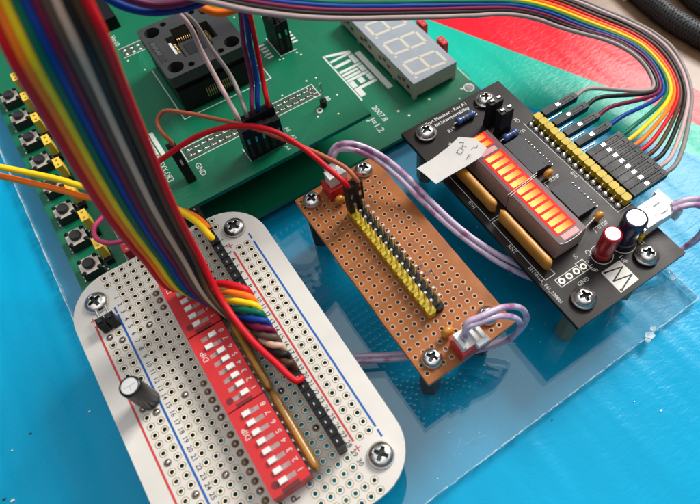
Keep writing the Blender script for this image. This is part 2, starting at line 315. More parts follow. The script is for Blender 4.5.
redd=[(71.2,44.2,45.0),(68.2,35.7,42.0),(66.2,30.9,39.0),(66.0,32.2,27.0),(64.2,29.1,17.0),(63.0,25.9,12.0),(62.9,25.9,10.0) ]
arcb=[(31.3,37.4,60.0),(34.1,31.2,58.0),(36.9,28.0,56.0),(41.3,25.7,54.0),(46.7,24.2,53.0),(52.9,24.3,52.0),(59.6,24.4,52.0) ]
arcp=[(34.5,33.7,62.0),(36.3,28.3,60.0),(39.2,25.6,58.0),(42.8,24.4,56.0),(47.0,23.4,55.0),(53.2,23.5,54.0),(59.9,24.3,53.0) ]
arco=[(50.3,38.1,50.0),(52.6,32.4,48.0),(54.2,29.0,47.0),(56.8,26.3,46.0),(60.1,24.9,46.0),(64.3,26.0,46.0),(68.6,28.7,46.0) ]
arcy=[(52.4,37.9,50.0),(54.1,32.2,48.0),(55.8,29.3,47.0),(58.2,26.9,46.0),(61.0,25.6,46.0),(64.7,26.7,46.0),(69.0,29.4,46.0) ]
lavA=[(137.7,-68.1,5.0),(141.0,-69.3,6.0),(145.4,-71.1,5.0),(149.1,-73.7,2.0),(150.5,-75.9,-3.0),(149.6,-76.6,-9.0),(146.6,-76.2,-14.0),(138.4,-73.5,-17.0),(121.0,-66.0,-17.0),(108.0,-61.7,-14.0),(100.2,-58.3,-9.0),(96.0,-53.8,-6.0),(92.6,-48.8,-4.0),(88.2,-37.8,-1.0),(85.2,-27.2,3.0),(82.2,-16.6,8.0),(78.4,-9.8,12.0),(73.2,-5.2,15.0),(69.8,-3.0,14.0),(68.0,-2.8,12.0),(67.4,-2.5,9.0) ]
lavB=[(136.7,-69.4,5.0),(139.5,-70.6,6.0),(143.2,-72.0,5.0),(146.2,-74.1,2.0),(147.8,-75.7,-3.0),(146.9,-76.4,-9.0),(143.6,-75.8,-14.0),(135.9,-73.8,-17.0),(120.1,-67.2,-18.0),(107.2,-63.0,-15.0),(99.2,-59.8,-10.0),(94.6,-54.9,-7.0),(91.3,-49.6,-5.0),(87.0,-38.2,-2.0),(83.8,-27.9,2.0),(80.7,-17.2,7.0),(77.1,-10.1,11.0),(72.4,-6.2,14.0),(69.8,-3.8,13.0),(68.1,-4.2,12.0),(68.0,-3.8,9.0) ]
lavC=[(66.5,-67.1,10.0),(67.2,-67.0,12.0),(70.3,-67.6,12.0),(75.6,-68.8,11.0),(79.8,-70.3,7.0),(82.3,-70.9,0.0),(81.3,-70.5,-7.0),(77.8,-68.5,-12.0),(72.2,-65.2,-16.0),(64.7,-61.3,-18.0),(57.7,-56.5,-18.0),(50.4,-52.2,-18.0),(43.0,-47.8,-18.0),(35.2,-44.1,-19.0) ]
lavD=[(66.2,-67.5,10.0),(67.5,-66.2,12.5),(70.8,-66.9,13.0),(76.5,-67.5,12.0),(81.9,-68.7,8.0),(85.1,-69.7,1.0),(85.7,-69.8,-6.0),(82.5,-69.2,-12.0),(75.6,-65.4,-16.0),(65.6,-60.1,-18.0),(58.6,-55.3,-18.0),(51.2,-50.9,-18.0),(43.8,-46.5,-18.0),(35.9,-42.8,-19.0) ]
cable=[(240.0,56.5,-21.0),(231.2,32.4,-21.0),(228.4,12.7,-21.0),(227.9,1.7,-21.0),(229.1,-10.1,-21.0),(232.5,-26.6,-21.0) ]
cable2=[(249.9,24.3,-22.0),(244.6,8.5,-22.0),(243.7,1.4,-22.0),(245.0,-11.7,-22.0) ]
WORLD,LAMP,EXPO=1.25,17,0.25
# ------------------------------------------------------------------ the surface everything stands on
def line_x(p,q,y): return p[0]+(q[0]-p[0])*(y-p[1])/(q[1]-p[1])
def vinyl(name,col):
    m,n,l=newmat(name); b=n['Principled BSDF']; b.inputs['Roughness'].default_value=.3; b.inputs['Specular IOR Level'].default_value=.15
    tc=n.new('ShaderNodeTexCoord')
    t=n.new('ShaderNodeTexNoise'); t.inputs['Scale'].default_value=18; t.inputs['Detail'].default_value=5
    l.new(tc.outputs['Object'],t.inputs['Vector'])
    r=n.new('ShaderNodeMapRange'); r.inputs['From Min'].default_value=.3; r.inputs['From Max'].default_value=.7; r.inputs['To Min'].default_value=.90; r.inputs['To Max'].default_value=1.08
    l.new(t.outputs['Fac'],r.inputs['Value']); v=n.new('ShaderNodeVectorMath'); v.operation='SCALE'; v.inputs[0].default_value=col
    l.new(r.outputs['Result'],v.inputs['Scale']); l.new(v.outputs['Vector'],b.inputs['Base Color'])
    # leathery grain (stretched voronoi-like noise) + long soft wrinkles
    mp=n.new('ShaderNodeMapping'); mp.inputs['Scale'].default_value=(1,2.4,1); mp.inputs['Rotation'].default_value=(0,0,.9)
    l.new(tc.outputs['Object'],mp.inputs['Vector'])
    g=n.new('ShaderNodeTexNoise'); g.inputs['Scale'].default_value=330; g.inputs['Detail'].default_value=3; g.inputs['Distortion'].default_value=.6
    l.new(mp.outputs[0],g.inputs['Vector'])
    mp2=n.new('ShaderNodeMapping'); mp2.inputs['Scale'].default_value=(1,.22,1); mp2.inputs['Rotation'].default_value=(0,0,1.15)
    l.new(tc.outputs['Object'],mp2.inputs['Vector'])
    w=n.new('ShaderNodeTexNoise'); w.inputs['Scale'].default_value=55; w.inputs['Detail'].default_value=2
    l.new(mp2.outputs[0],w.inputs['Vector'])
    b1=n.new('ShaderNodeBump'); b1.inputs['Distance'].default_value=.0019; l.new(w.outputs['Fac'],b1.inputs['Height'])
    b2=n.new('ShaderNodeBump'); b2.inputs['Distance'].default_value=.00010; l.new(g.outputs['Fac'],b2.inputs['Height'])
    l.new(b1.outputs['Normal'],b2.inputs['Normal']); l.new(b2.outputs['Normal'],b.inputs['Normal'])
    rr=n.new('ShaderNodeMapRange'); rr.inputs['To Min'].default_value=.20; rr.inputs['To Max'].default_value=.32
    l.new(g.outputs['Fac'],rr.inputs['Value']); l.new(rr.outputs['Result'],b.inputs['Roughness'])
    return m
M['v_blue']=vinyl('blue_vinyl',(.0,.335,.575)); M['v_green']=vinyl('green_vinyl',(.008,.44,.32)); M['v_red']=vinyl('red_vinyl',(.70,.012,.028))
def wood():
    m,n,l=newmat('pale_wood'); b=n['Principled BSDF']; b.inputs['Roughness'].default_value=.4
    tc=n.new('ShaderNodeTexCoord'); mp=n.new('ShaderNodeMapping'); mp.inputs['Scale'].default_value=(1,8,1); mp.inputs['Rotation'].default_value=(0,0,1.2)
    l.new(tc.outputs['Object'],mp.inputs['Vector']); t=n.new('ShaderNodeTexNoise'); t.inputs['Scale'].default_value=25; t.inputs['Detail'].default_value=6
    l.new(mp.outputs[0],t.inputs['Vector']); r=n.new('ShaderNodeValToRGB')
    r.color_ramp.elements[0].position=.3; r.color_ramp.elements[1].position=.7
    r.color_ramp.elements[0].color=(.17,.09,.045,1); r.color_ramp.elements[1].color=(.23,.135,.075,1)
    l.new(t.outputs['Fac'],r.inputs[0]); l.new(r.outputs[0],b.inputs['Base Color'])
    return m
M['wood']=wood()
mb=MB(); mb.box(-700,900,-700,900,-30,-26.4,'wood'); t=mb.build('table_top'); t['kind']='structure'
mb=MB(); rows=[-420,-62,-51.5,-16.4,0,28.8,62.2,110,156,210,330]
def bx1(y):
    if y<=-51.5: return 184.9+( -51.5-y)*.15
    if y<=0: return line_x((184.9,-51.5),(153,0),y)
    return 153-72*y/156
def bx2(y):
    if y<=-16.4: return 186.7+(-16.4-y)*.36
    return line_x((186.7,-16.4),(151,62.2),y)
def bx3(y):
    if y<=-40: return 210.4+(-40-y)*.1
    return 210.4-(y+40)*.155-(max(0,y-10))**2*.0015
for (a,b_,m) in ((lambda y:-420,bx1,'v_blue'),(bx1,bx2,'v_green'),(bx2,bx3,'v_red')):
    for y0,y1 in zip(rows,rows[1:]):
        mb.add([(a(y0),y0,-24.8),(b_(y0),y0,-24.8),(b_(y1),y1,-24.8),(a(y1),y1,-24.8)],[(0,1,2,3)],m)
for y0,y1 in zip(rows,rows[1:]):
    mb.add([(bx3(y0),y0,-24.8),(bx3(y0)+.2,y0,-26.38),(bx3(y1)+.2,y1,-26.38),(bx3(y1),y1,-24.8)],[(0,1,2,3)],'v_red')
t=mb.build('mat'); t['kind']='structure'
# ------------------------------------------------------------------ clear acrylic sheet
def clear():
    m,n,l=newmat('clear_acrylic'); n.remove(n['Principled BSDF']); o=n['Material Output']
    f=n.new('ShaderNodeFresnel'); ge=n.new('ShaderNodeNewGeometry'); mr=n.new('ShaderNodeMapRange'); mr.inputs['To Min'].default_value=1.62; mr.inputs['To Max'].default_value=1/1.62; l.new(ge.outputs['Backfacing'],mr.inputs['Value']); l.new(mr.outputs['Result'],f.inputs['IOR'])
    tr=n.new('ShaderNodeBsdfTransparent'); tr.inputs[0].default_value=(.93,.96,.96,1)
    g=n.new('ShaderNodeBsdfGlossy'); g.inputs['Roughness'].default_value=.025
    mx=n.new('ShaderNodeMixShader'); l.new(f.outputs[0],mx.inputs[0]); l.new(tr.outputs[0],mx.inputs[1]); l.new(g.outputs[0],mx.inputs[2]); l.new(mx.outputs[0],o.inputs[0])
    return m
M['clear']=clear()
def frosted():
    m,n,l=newmat('sawn_acrylic_edge'); b=n['Principled BSDF']; o=n['Material Output']
    b.inputs['Base Color'].default_value=(.62,.74,.80,1); b.inputs['Roughness'].default_value=.4
    tr=n.new('ShaderNodeBsdfTransparent'); mx=n.new('ShaderNodeMixShader')
    tc=n.new('ShaderNodeTexCoord'); t=n.new('ShaderNodeTexNoise'); t.inputs['Scale'].default_value=700; l.new(tc.outputs['Object'],t.inputs['Vector'])
    r=n.new('ShaderNodeMapRange'); r.inputs['From Min'].default_value=.35; r.inputs['From Max'].default_value=.65; r.inputs['To Min'].default_value=.15; r.inputs['To Max'].default_value=.75
    l.new(t.outputs['Fac'],r.inputs['Value']); l.new(r.outputs['Result'],mx.inputs[0]); l.new(tr.outputs[0],mx.inputs[1]); l.new(b.outputs[0],mx.inputs[2]); l.new(mx.outputs[0],o.inputs[0])
    return m
M['frost']=frosted()
ac=thing('acrylic_sheet','clear acrylic base sheet with rough sawn edges lying on the blue mat','sheet',(60,40,-24.75))
AX0,AX1,AY0,AY1,AZ0,AZ1=-19.5,139.6,-90.2,175,-24.6,-21.6
mb=MB(); mb.prism([(AX0,AY0),(AX1+1.0,AY0+1.2),(AX1,AY1),(AX0,AY1)],AZ0,AZ1,'clear','frost'); mb.build('sheet',ac)
mb=MB(); random.seed(3)                                   # ragged bright burr along the sawn edges
def burr(p,q,n,w):
    p=Vector((*p,AZ1+.02)); q=Vector((*q,AZ1+.02)); pts=[];rs=[]
    for i in range(n+1):
        a=p.lerp(q,i/n); a+=Vector((random.uniform(-w,w),random.uniform(-w,w),random.uniform(-.05,.1))); pts.append(a); rs.append(random.uniform(.06,.30))
    mb.tube(pts,rs,'frost',6)
burr((AX0,AY0),(AX1+1,AY0+1.2),180,.12); burr((AX1+1,AY0+1.2),(AX1,AY1),70,.10); burr((AX0,AY0),(AX0,AY1),70,.08)
mb.build('edge_burr',ac)
mb=MB(); random.seed(31)
for i in range(60):
    x,y=random.uniform(36,138),random.uniform(-88,-20); q=random.uniform(.05,.16); mb.prism([(x+q*math.cos(j*1.26+i)*random.uniform(.6,1.6),y+q*math.sin(j*1.26+i)) for j in range(5)],AZ1+.01,AZ1+.06,'white_plastic')
o=mb.build('dust',ac); o['kind']='stuff'
mb=MB()
for i in range(9):
    x,y=random.uniform(45,125),random.uniform(-86,-66); a=random.uniform(0,3.1); L=random.uniform(3,9); mb.stroke([(x,y),(x+L*.5*math.cos(a),y+L*.5*math.sin(a)),(x+L*math.cos(a+.1),y+L*math.sin(a+.1))],.06,AZ1+.012+i*.003,'frost')
mb.build('scratches',ac)
for (x,y,r) in ((119.5,-89.3,1.4),(138.8,-79.8,1.0),(121.8,-88.3,.9),(118,-90,.8)):
    mb=MB(); pr=[(r*1.2*math.cos(i*.9)*random.uniform(.7,1.1)+x,r*math.sin(i*.9)*random.uniform(.7,1.1)+y) for i in range(7)]
    mb.prism(pr,AZ1+.05,AZ1+.7,'frost'); mb.build('chip',ac,bevel=.2)
# ------------------------------------------------------------------ white perforated board
wb=thing('white_perfboard','white perforated prototyping board with three red switch blocks along its middle','circuit board',(14,-39.4,-21.6))
holesW=[]
HA,HB=[],[]
for v in range(-2,34):
    for u in list(range(-3,15)):
        if u in(5,6): continue
        if u in (-3,-2,13,14):
            if not(3<=v<=28): continue
        holesW.append((u,v))
holesW += [(-1,-2),(-1,-1),(12,32),(12,33),(12,-2),(12,-1),(-1,32),(-1,33)]
holesW=[h for h in dict.fromkeys(holesW) if not (h[0] in(-1,12) and 0<=h[1]<=31)]
holesW=[h for h in holesW if not (h[1]<-0 and h[0]==-1 and h[1]>-1)]
screwsW=[(-6.9,-1.2),(34.8,-1.2),(34.8,-77.6),(-6.9,-77.6)]
holed_plate(rrect(-14.5,42.4,-85.2,6.6,12.5,10),[(u*PITCH,-v*PITCH) for u,v in holesW],.56,-1.6,0,'white_mask','white_mask','circuit_board',wb)
mb=MB()
for v in range(1,31):
    for u0 in (0,7):
        x0,x1,y=u0*PITCH-1.1,(u0+4)*PITCH+1.1,-v*PITCH
        for a,b_ in ((y-1.27,y-.60),(y+.60,y+1.27)): mb.box(x0,x1,a,b_,.001,.015,'strip_mask')
        for k in range(-1,5):
            xa=(u0+k)*PITCH+.60 if k>=0 else x0; xb=(u0+k+1)*PITCH-.60 if k<4 else x1
            if xb>xa: mb.box(xa,xb,y-.60,y+.60,.001,.015,'strip_mask')
mb.build('trace_strips',wb)
SOLD={(-3,5):0,(-3,14):0,(-3,20):0,(-2,6):0,(-2,12):0,(-2,15):0,(-2,24):0,(1,6):0,(1,15):0,(1,24):0,(3,3):1,(3,4):1,(3,5):1,(3,15):1,(3,16):1,(3,17):1,(3,18):0,(3,19):0,(3,21):1,(3,22):1,(3,23):1,(3,24):1,(3,25):1,(3,26):1,(3,27):0,(3,28):1,(9,20):0,(10,25):0,(3,29):1,(4,16):1}
mb=MB()
for u,v in holesW:
    x,y=u*PITCH,-v*PITCH; z=.03
    mb.ring((x,y,z),.53,.82,'tin_pad',14); mb.ring((x,y,z+.004),.80,.98,'gold_pad',16)
    mb.lathe((x,y,0),[(.545,-1.6),(.54,z)],'hole_wall',10,cap=False)
pd=mb.build('solder_pads',wb)
mb=MB()
for (u,v),k in SOLD.items():
    x,y=u*PITCH,-v*PITCH; m='flux' if k else 'solder'; R=random.uniform(.78,.9)
    mb.lathe((x,y,0),[(R,.035),(R*.9,.25),(R*.62,.5),(R*.3,.62),(.05,.66)],m,14)
mb.build('solder_joints',wb)
mb=MB(); z=.04
for (x,m,y0,y1) in ((-9.6,'ink_red',-7.4,-70.9),(-3.4,'ink_blue',-7.4,-70.9),(31.15,'ink_red',-7.9,-71.3),(37.4,'ink_blue',-8.0,-71.3)):
    mb.box(x-.27,x+.27,y1,y0,.005,z,m)
for x in (-9.6,31.1):
    for y in (-5.7,-73.1):
        mb.box(x-.85,x+.85,y-.13,y+.13,.005,z,'ink_red'); mb.box(x-.13,x+.13,y-.85,y+.85,.005,z+.003,'ink_red')
for x in (-3.4,37.4):
    for y in (-6.0,-73.1): mb.box(x-.25,x+.25,y-1.0,y+1.0,.005,z,'ink_blue')
for k in range(1,31):
    s=str(k); sz=1.75
    mb.text(s,sz,-2.45,-k*PITCH,z,-PI/2,'silk_black','CENTER',1.0,.02)
    mb.text(s,sz,29.35,-k*PITCH,z,-PI/2,'silk_black','CENTER',1.0,.02)
mb.text('P',3.0,14.6,-75.2,z,PI/2,'silk_black','LEFT',1,.03)
mb.build('printed_markings',wb)
# red switch blocks
def dip(y0,y1,states,label):
    mb=MB(); x0,x1=9.7,19.2; zt=6.2
    mb.box(x0,x1,y0,y1,.9,zt,'red_dip')
    o=mb.build('dip_switch',wb,bevel=.15,label=label)
    n=len(states); cy=(y0+y1)/2
    mb=MB(); mb.box(12.3,16.6,y0-.02,y0+.9,4.2,zt+.02,'notch_shade'); mb.cyl((11.6,y0+2.4,0),.9,zt-.5,zt+.03,'notch_shade',16)  # flush dark pieces, recess shade is in their colour
    mb.build('notch',o)
    for i,st in enumerate(states):
        y=cy+(n-1)/2*PITCH-i*PITCH
        s=MB(); s.box(12.5,16.7,y-.55,y+.55,zt-.8,zt+.02,'slot'); s.build('slot',o)
        s=MB(); xl=13.55 if st==0 else 15.6
        s.box(xl-.95,xl+.95,y-.62,y+.62,zt-.6,zt+.75,'white_plastic'); s.build('lever',o,bevel=.12)
    s=MB()
    for i in range(n):
        y=cy+(n-1)/2*PITCH-i*PITCH
        s.text(str(n-i),1.9,18.5,y,zt+.03,PI/2,'silk','CENTER',1.0)
    s.text('DIP',2.0,12.0,cy+3.2,zt+.03,PI/2,'silk','LEFT',1.0)
    s.build('printed_numbers',o)
    s=MB()
    for i in range(n):
        y=cy+(n-1)/2*PITCH-i*PITCH
        for x in (x0-.25,x1+.25): s.box(x-.15,x+.15,y-.3,y+.3,-.5,2.2,'tin')
    s.build('legs',o)
dip(-28.2,-6.0,[0]*8,'red switch block partly under the ribbon, all its levers to the left')
dip(-50.9,-28.6,[1,0,1,1,1,1,1,1],'middle red switch block with all levers right but one')
dip(-73.4,-51.2,[0]*8,'lowest red switch block with all its white levers to the left')
def sip(parent,x,y0,y1,h,m,w=1.0,lean=0.0):
    mb=MB(); n=14; pts=[];rs=[]
    prof=[]
    L=abs(y1-y0)
    for i in range(25):
        t=i/24; y=y0+(y1-y0)*t; e=min(t,1-t)*L; f=math.sqrt(max(0.02,1-(1-min(1,e/1.3))**2)) if e<1.3 else 1+.02*math.sin(t*L*2.4)
        for k in range(n):
            a=2*PI*k/n; ca,sa=math.cos(a),math.sin(a)
            px_=abs(ca)**.7*(1 if ca>0 else -1)*w*f; pz=abs(sa)**.6*(1 if sa>0 else -1)*(h/2)*(.75+.25*f)
            pts.append((x+px_+lean*(pz/h+.5),y,1.0+h/2+pz))
    mb.add(pts,[(i*n+k,i*n+(k+1)%n,(i+1)*n+(k+1)%n,(i+1)*n+k) for i in range(24) for k in range(n)],m,True)
    mb.add(pts[:n],[list(range(n-1,-1,-1))],m); mb.add(pts[-n:],[list(range(n))],m)
    o=mb.build('resistor_network',parent)
    s=MB(); k=max(2,int(L/PITCH))
    for i in range(k):
        y=y0+(y1-y0)*(i+.5)/k; s.box(x-.12,x+.12,y-.25,y+.25,-.6,1.4,'tin')
    s.build('legs',o); return o
sip(wb,20.9,-7.5,-27.6,4.3,'ochre'); sip(wb,20.9,-29.6,-50.6,4.3,'ochre'); sip(wb,20.9,-51.2,-73.0,4.3,'ochre')
# black female socket strips along the right inner column
def sockets(y_top,n,parent):
    mb=MB(); x=11*PITCH; y1=y_top+PITCH/2; y0=y1-n*PITCH
    mb.box(x-1.0,x+1.0,y0,y1,.05,8.0,'black_plastic')
    for i in range(n):
        y=y1-(i+.5)*PITCH; j=random.uniform(-.06,.06)
        mb.box(x-1.15+j,x+1.15+j,y-1.12,y+1.12,.3,8.3+j,'black_plastic')
        mb.box(x-.42+j,x+.42+j,y-.42,y+.42,8.2,8.4,'slot_dark'); mb.box(x-.3+j,x-.1+j,y-.3,y+.3,8.3,8.43,'tin'); 
    return mb.build('socket_strip',parent,bevel=.1)
sockets(2*PITCH,15,wb); sockets(-13*PITCH,16,wb)
# two pin header with a cap, top left
mb=MB()
for u in (-3,-2):
    x=u*PITCH+.45; y=-4*PITCH+.4
    mb.box(x-1.15,x+1.15,y-1.3,y+1.3,.05,4.4,'black_plastic'); mb.box(x-.6,x+.6,y-.6,y+.9,4.3,5.0,'black_matte')
o=mb.build('pin_header',wb,bevel=.3)
for u in (-3,-2):
    x=u*PITCH+.45;y=-4*PITCH+.4
    s=MB(); s.tube([(x,y+.6,3.4),(x,y+1.5,3.5),(x,y+4.2,3.6)],.42,'tin',6); s.build('pin',o)
# electrolytic capacitor leaning on the left rail
def electro(parent,x,y,r,h,m,tilt=(0,0),band=None,top='alu',z0=.2,label=None):
    mb=MB(); mb.lathe((x,y,0),[(r*.92,z0),(r,z0+.3),(r,z0+1.0),(r*.95,z0+1.3),(r,z0+1.7),(r,z0+h-.5),(r*.97,z0+h-.1),(r*.78,z0+h)],m,32)
    if band is not None:
        n=8; vs=[]
        for zz in (z0+1.8,z0+h-.5):
            for i in range(n+1):
                a=band-.42+.84*i/n; vs.append((x+(r+.02)*math.cos(a),y+(r+.02)*math.sin(a),zz))
        mb.add(vs,[(i,i+1,n+2+i,n+1+i) for i in range(n)],'sleeve_band',True)
    if tilt!=(0,0):
        mb.v=[(vx+tilt[0]*vz,vy+tilt[1]*vz,vz) for vx,vy,vz in mb.v]
    o=mb.build('capacitor',parent,label=label)
    s=MB(); s.cyl((x,y,0),r*.77,z0+h-.1,z0+h+.03,top,28)
    s.box(x-r*.55,x+r*.55,y-.07,y+.07,z0+h+.03,z0+h+.05,'sleeve_band'); s.box(x-.07,x+.07,y-r*.55,y+r*.02,z0+h+.03,z0+h+.052,'sleeve_band')
    if tilt!=(0,0): s.v=[(vx+tilt[0]*vz,vy+tilt[1]*vz,vz) for vx,vy,vz in s.v]
    s.build('top_disc',o); return o
electro(wb,-5.2,-34.6,2.55,11.5,'cap_black',tilt=(-.04,.03),band=1.0)
for (x,y),r in zip(screwsW,(.3,.5,.62,.2)): screw(wb,x,y,0,3.25,washer=False,rot=r)
# ------------------------------------------------------------------ brown perforated board
bb=thing('brown_perfboard','brown perforated board with a long yellow and black double pin header','circuit board',(68,-36,-21.6))
BX,BY=78.03,-11.76
hb=[(BX+u*PITCH,BY-v*PITCH) for u in range(-9,1) for v in range(-3,23)]
sB=[(58.0,-5.9),(76.6,-5.3),(76.9,-64.0),(58.3,-65.3)]
hb=[h for h in hb if all((h[0]-s[0])**2+(h[1]-s[1])**2>2.6 for s in sB)]
out=[(53.8,-70.2),(66,-70.0),(81.9,-69.4),(81.95,-40),(81.9,-2.0),(70,-2.3),(54.0,-2.6),(53.75,-9),(53.85,-21),(53.7,-27),(53.6,-31),(53.75,-34),(53.8,-45),(53.65,-50),(53.8,-57)]
holed_plate(out,hb,.50,-1.6,0,'brown_board','brown_edge','circuit_board',bb)
mb=MB()
for x,y in hb:
    mb.ring((x,y,.012),.50,.73,'dull_pad',12); mb.ring((x,y,-1.62),.52,1.0,'tin_pad',12)
mb.build('solder_pads',bb)
def male(x,m,parent,ztip,lab):
    mb=MB()
    for v in range(2,18):
        y=BY-v*PITCH; a=1.22;c=.42
        mb.prism([(x-a+c,y-a),(x+a-c,y-a),(x+a,y-a+c),(x+a,y+a-c),(x+a-c,y+a),(x-a+c,y+a),(x-a,y+a-c),(x-a,y-a+c)],.05,2.5,m)
    o=mb.build('pin_header',parent,bevel=.1,label=lab)
    pm=MB(); pm.box(-.3,.3,-.3,.3,-1,ztip,'tin'); first=None
    for v in range(2,18):
        y=BY-v*PITCH
        if first is None:
            first=pm.build('pin',o,bevel=.12,org=(0,0,0)); p=first
        else: p=first.copy(); C.objects.link(p); p.parent=o
        g=ORG[parent.name]; p.location=((x-g[0])*MM,(y-g[1])*MM,(0-g[2])*MM)
male(65.33,'yellow_plastic',bb,8.4,'yellow pin header row'); male(67.87,'black_plastic',bb,8.4,'black pin header row')
for (x,y),r in zip(sB,(.2,.75,.4,.55)): screw(bb,x,y,0,2.85,washer=False,rot=r)
mb=MB(); random.seed(21)
for k in range(9):
    x,y=68.6+random.uniform(0,3.4),-41-random.uniform(0,5); mb.stroke([(x,y),(x+random.uniform(-1.8,2.2),y+random.uniform(-1.5,1.5)),(x+random.uniform(-1,2.5),y-random.uniform(0,2))],.17,.03+k*.006,'pencil')
mb.build('pencil_mark',bb)
# shrouded sockets (red) for the white plugs
def shroud(parent,x0,x1,y0,y1,h):
    mb=MB(); t=.9
    mb.box(x0,x1,y0,y1,.05,1.6,'red_dip')
    mb.box(x0,x0+t,y0,y1,1.6,h,'red_dip'); mb.box(x1-t,x1,y0,y1,1.6,h,'red_dip'); mb.box(x0+t,x1-t,y0,y0+t,1.6,h,'red_dip'); mb.box(x0+t,x1-t,y1-t,y1,1.6,h-1.5,'red_dip')
    return mb.build('plug_socket',parent,bevel=.15)
shroud(bb,64.0,71.4,-70.2,-64.9,4.6); shroud(bb,62.6,69.6,-9.6,-4.2,4.6)
mb=MB(); mb.lathe((65.3,-62.3,2.3),[(.3,-1.2),(1.5,-.9),(1.9,0),(1.5,.9),(.3,1.2)],'orange_ceramic',18,axis='y'); mb.build('ceramic_capacitor',bb)
mb=MB(); mb.lathe((64.4,-11.5,2.0),[(.3,-1.0),(1.3,-.8),(1.6,0),(1.3,.8),(.3,1.0)],'orange_ceramic',18,axis='y'); mb.build('ceramic_capacitor',bb)
# ------------------------------------------------------------------ black board with the red bar displays
kb=thing('black_circuit_board','black circuit board with a glowing red bar display and four corner screws','circuit board',(113.5,-40,-21.6))
mb=MB(); mb.box(94.1,133.0,-79.9,.3,-1.6,0,'black_mask'); mb.build('circuit_board',kb,bevel=.1)
z=.03; mb=MB()
mb.text('Port Monitor - Rev A1',1.75,102.3,-2.0,z,0,'silk','LEFT',1.0,.02); mb.text('bit.ly/avrportability',1.75,104.6,-4.0,z,0,'silk','LEFT',1.0,.02)
mb.text('R1',1.7,106.4,-8.3,z,0,'silk'); mb.text('1K',1.3,103.2,-12.4,z,0,'silk')
mb.text('PORT -',1.6,107.0,-15.9,z,0,'silk'); mb.text('U1',1.5,97.2,-19.0,z,-PI/2,'silk'); mb.text('RN1',1.6,94.9,-32.5,z,-PI/2,'silk'); mb.text('RN2',1.6,94.9,-50.5,z,-PI/2,'silk')
mb.text('IO',2.0,126.2,-15.6,z,-PI/2,'silk'); mb.text('J2',1.5,125.2,-20.5,z,-PI/2,'silk'); mb.text('RN3',1.3,126.2,-41.6,z,-PI/2,'silk')
mb.text('0.1uF',1.7,119.3,-40.9,z,0,'silk'); mb.text('0.1uF',1.7,119.3,-61.0,z,0,'silk')
mb.text('C1',1.9,110.9,-63.8,z,-PI/2,'silk'); mb.text('0.1uF',1.9,108.6,-66.3,z,-PI/2,'silk'); mb.text('1uF',1.9,117.2,-70.3,z,-PI/2,'silk'); mb.text('RST',1.6,125.2,-69.0,z,-PI/2,'silk')
mb.text('GND',1.7,106.3,-70.0,z,PI,'silk'); mb.text('U2',1.3,107.4,-63.0,z,-PI/2,'silk')
mb.text('2211816A_Y41_220801',1.35,95.0,-59.0,z,-PI/2,'silk')
mb.stroke([(96.3,-20.6),(96.3,-41.2),(100.0,-41.2)],.18,z,'silk'); mb.stroke([(100,-42.0),(96.3,-42.0),(96.3,-64.6),(99.8,-64.6),(99.8,-62)],.18,z,'silk')
mb.stroke([(98.4,-66.0),(98.5,-68.6),(106.3,-68.7),(106.3,-66.0)],.2,z,'silk',True); mb.stroke([(106.3,-66.0),(106.3,-65.4),(108.8,-65.4),(108.8,-68.7),(106.3,-68.7)],.2,z,'silk')
mb.stroke([(127.6,-18.9),(127.6,-59.8),(133,-59.8)],.16,z,'silk'); mb.stroke([(117.4,-42.0),(117.4,-40.0),(123,-40.0)],.15,z,'silk')
mb.stroke([(118.0,-61.6),(118.0,-59.9),(123,-59.9)],.15,z,'silk'); mb.stroke([(120.0,-4.5),(124.0,-9),(121,-9)],.15,z,'silk')
for cx,cy,r in ((114.2,-67.3,3.0),(121.6,-67.6,3.6)): mb.ring((cx,cy,z),r,r+.18,'silk',36)
mb.prism([(110.05,-78.7),(116.8,-78.5),(116.8,-71.3),(110.05,-71.4)],.01,.035,'strip_mask')
W=[(110.9,-71.95),(111.4,-72.1),(116.0,-73.3),(110.9,-75.1),(116.3,-76.4),(111.4,-78.0),(110.9,-78.15)]
mb.stroke(W,.42,.045,'black_mask'); mb.ring((110.75,-71.95,.045),.12,.42,'black_mask',14); mb.ring((110.75,-78.15,.045),.12,.42,'black_mask',14)
mb.build('printed_markings',kb)
mb=MB()
for i,x in enumerate((99.8,102.4,104.95,107.5)):
    mb.ring((x,-67.25,.04),.5,.95,'tin_pad',20); mb.cyl((x,-67.25,0),.5,.005,.035,'black_matte',14)
mb.build('hole_pads',kb); mb=MB()
for i in range(16):
    y=-20.55-2.506*i; mb.lathe((129.15,y,0),[(1.08,.035),(1.0,.3),(.75,.6),(.3,.85)],'tin',16)
mb.build('solder_joints',kb)
# bar displays
def bar(y1,y0,states,label):
    mb=MB(); x0,x1,zt=102.4,112.0,7.8
    mb.box(x0,x1,y0,y1,.5,zt-.35,'bar_side'); o=mb.build('led_bar',kb,bevel=.2,label=label)
    s=MB(); s.box(x0+.08,x1-.08,y0+.08,y1-.08,zt-.34,zt,'bar_face'); s.build('lens',o,bevel=.1)
    s=MB(); s.box(x0+.4,x1-.4,y0+.3,y1-.3,.02,.5,'bar_side'); s.build('foot',o)
    n=len(states); pit=(y1-y0)/n
    for i,st in enumerate(states):
        y=y1-(i+.5)*pit
        s=MB(); s.box(104.4,109.8,y-.86,y+.86,zt-.05,zt+.06,'seg_lit' if st else 'seg_off'); s.build('lit_segment' if st else 'unlit_segment',o,bevel=.03)
        if st: s=MB(); s.box(103.6,110.6,y-1.27,y+1.27,zt-.05,zt+.02,'seg_halo'); s.build('halo_plate',o)  # added emissive plate paints the glow around a lit segment
bar(-19.0,-40.5,[1,1,0,1,1,1,1,1],'upper glowing bar display partly under the paper tape'); bar(-40.75,-61.2,[1]*7+[0],'lower glowing bar display with its last segment dark')
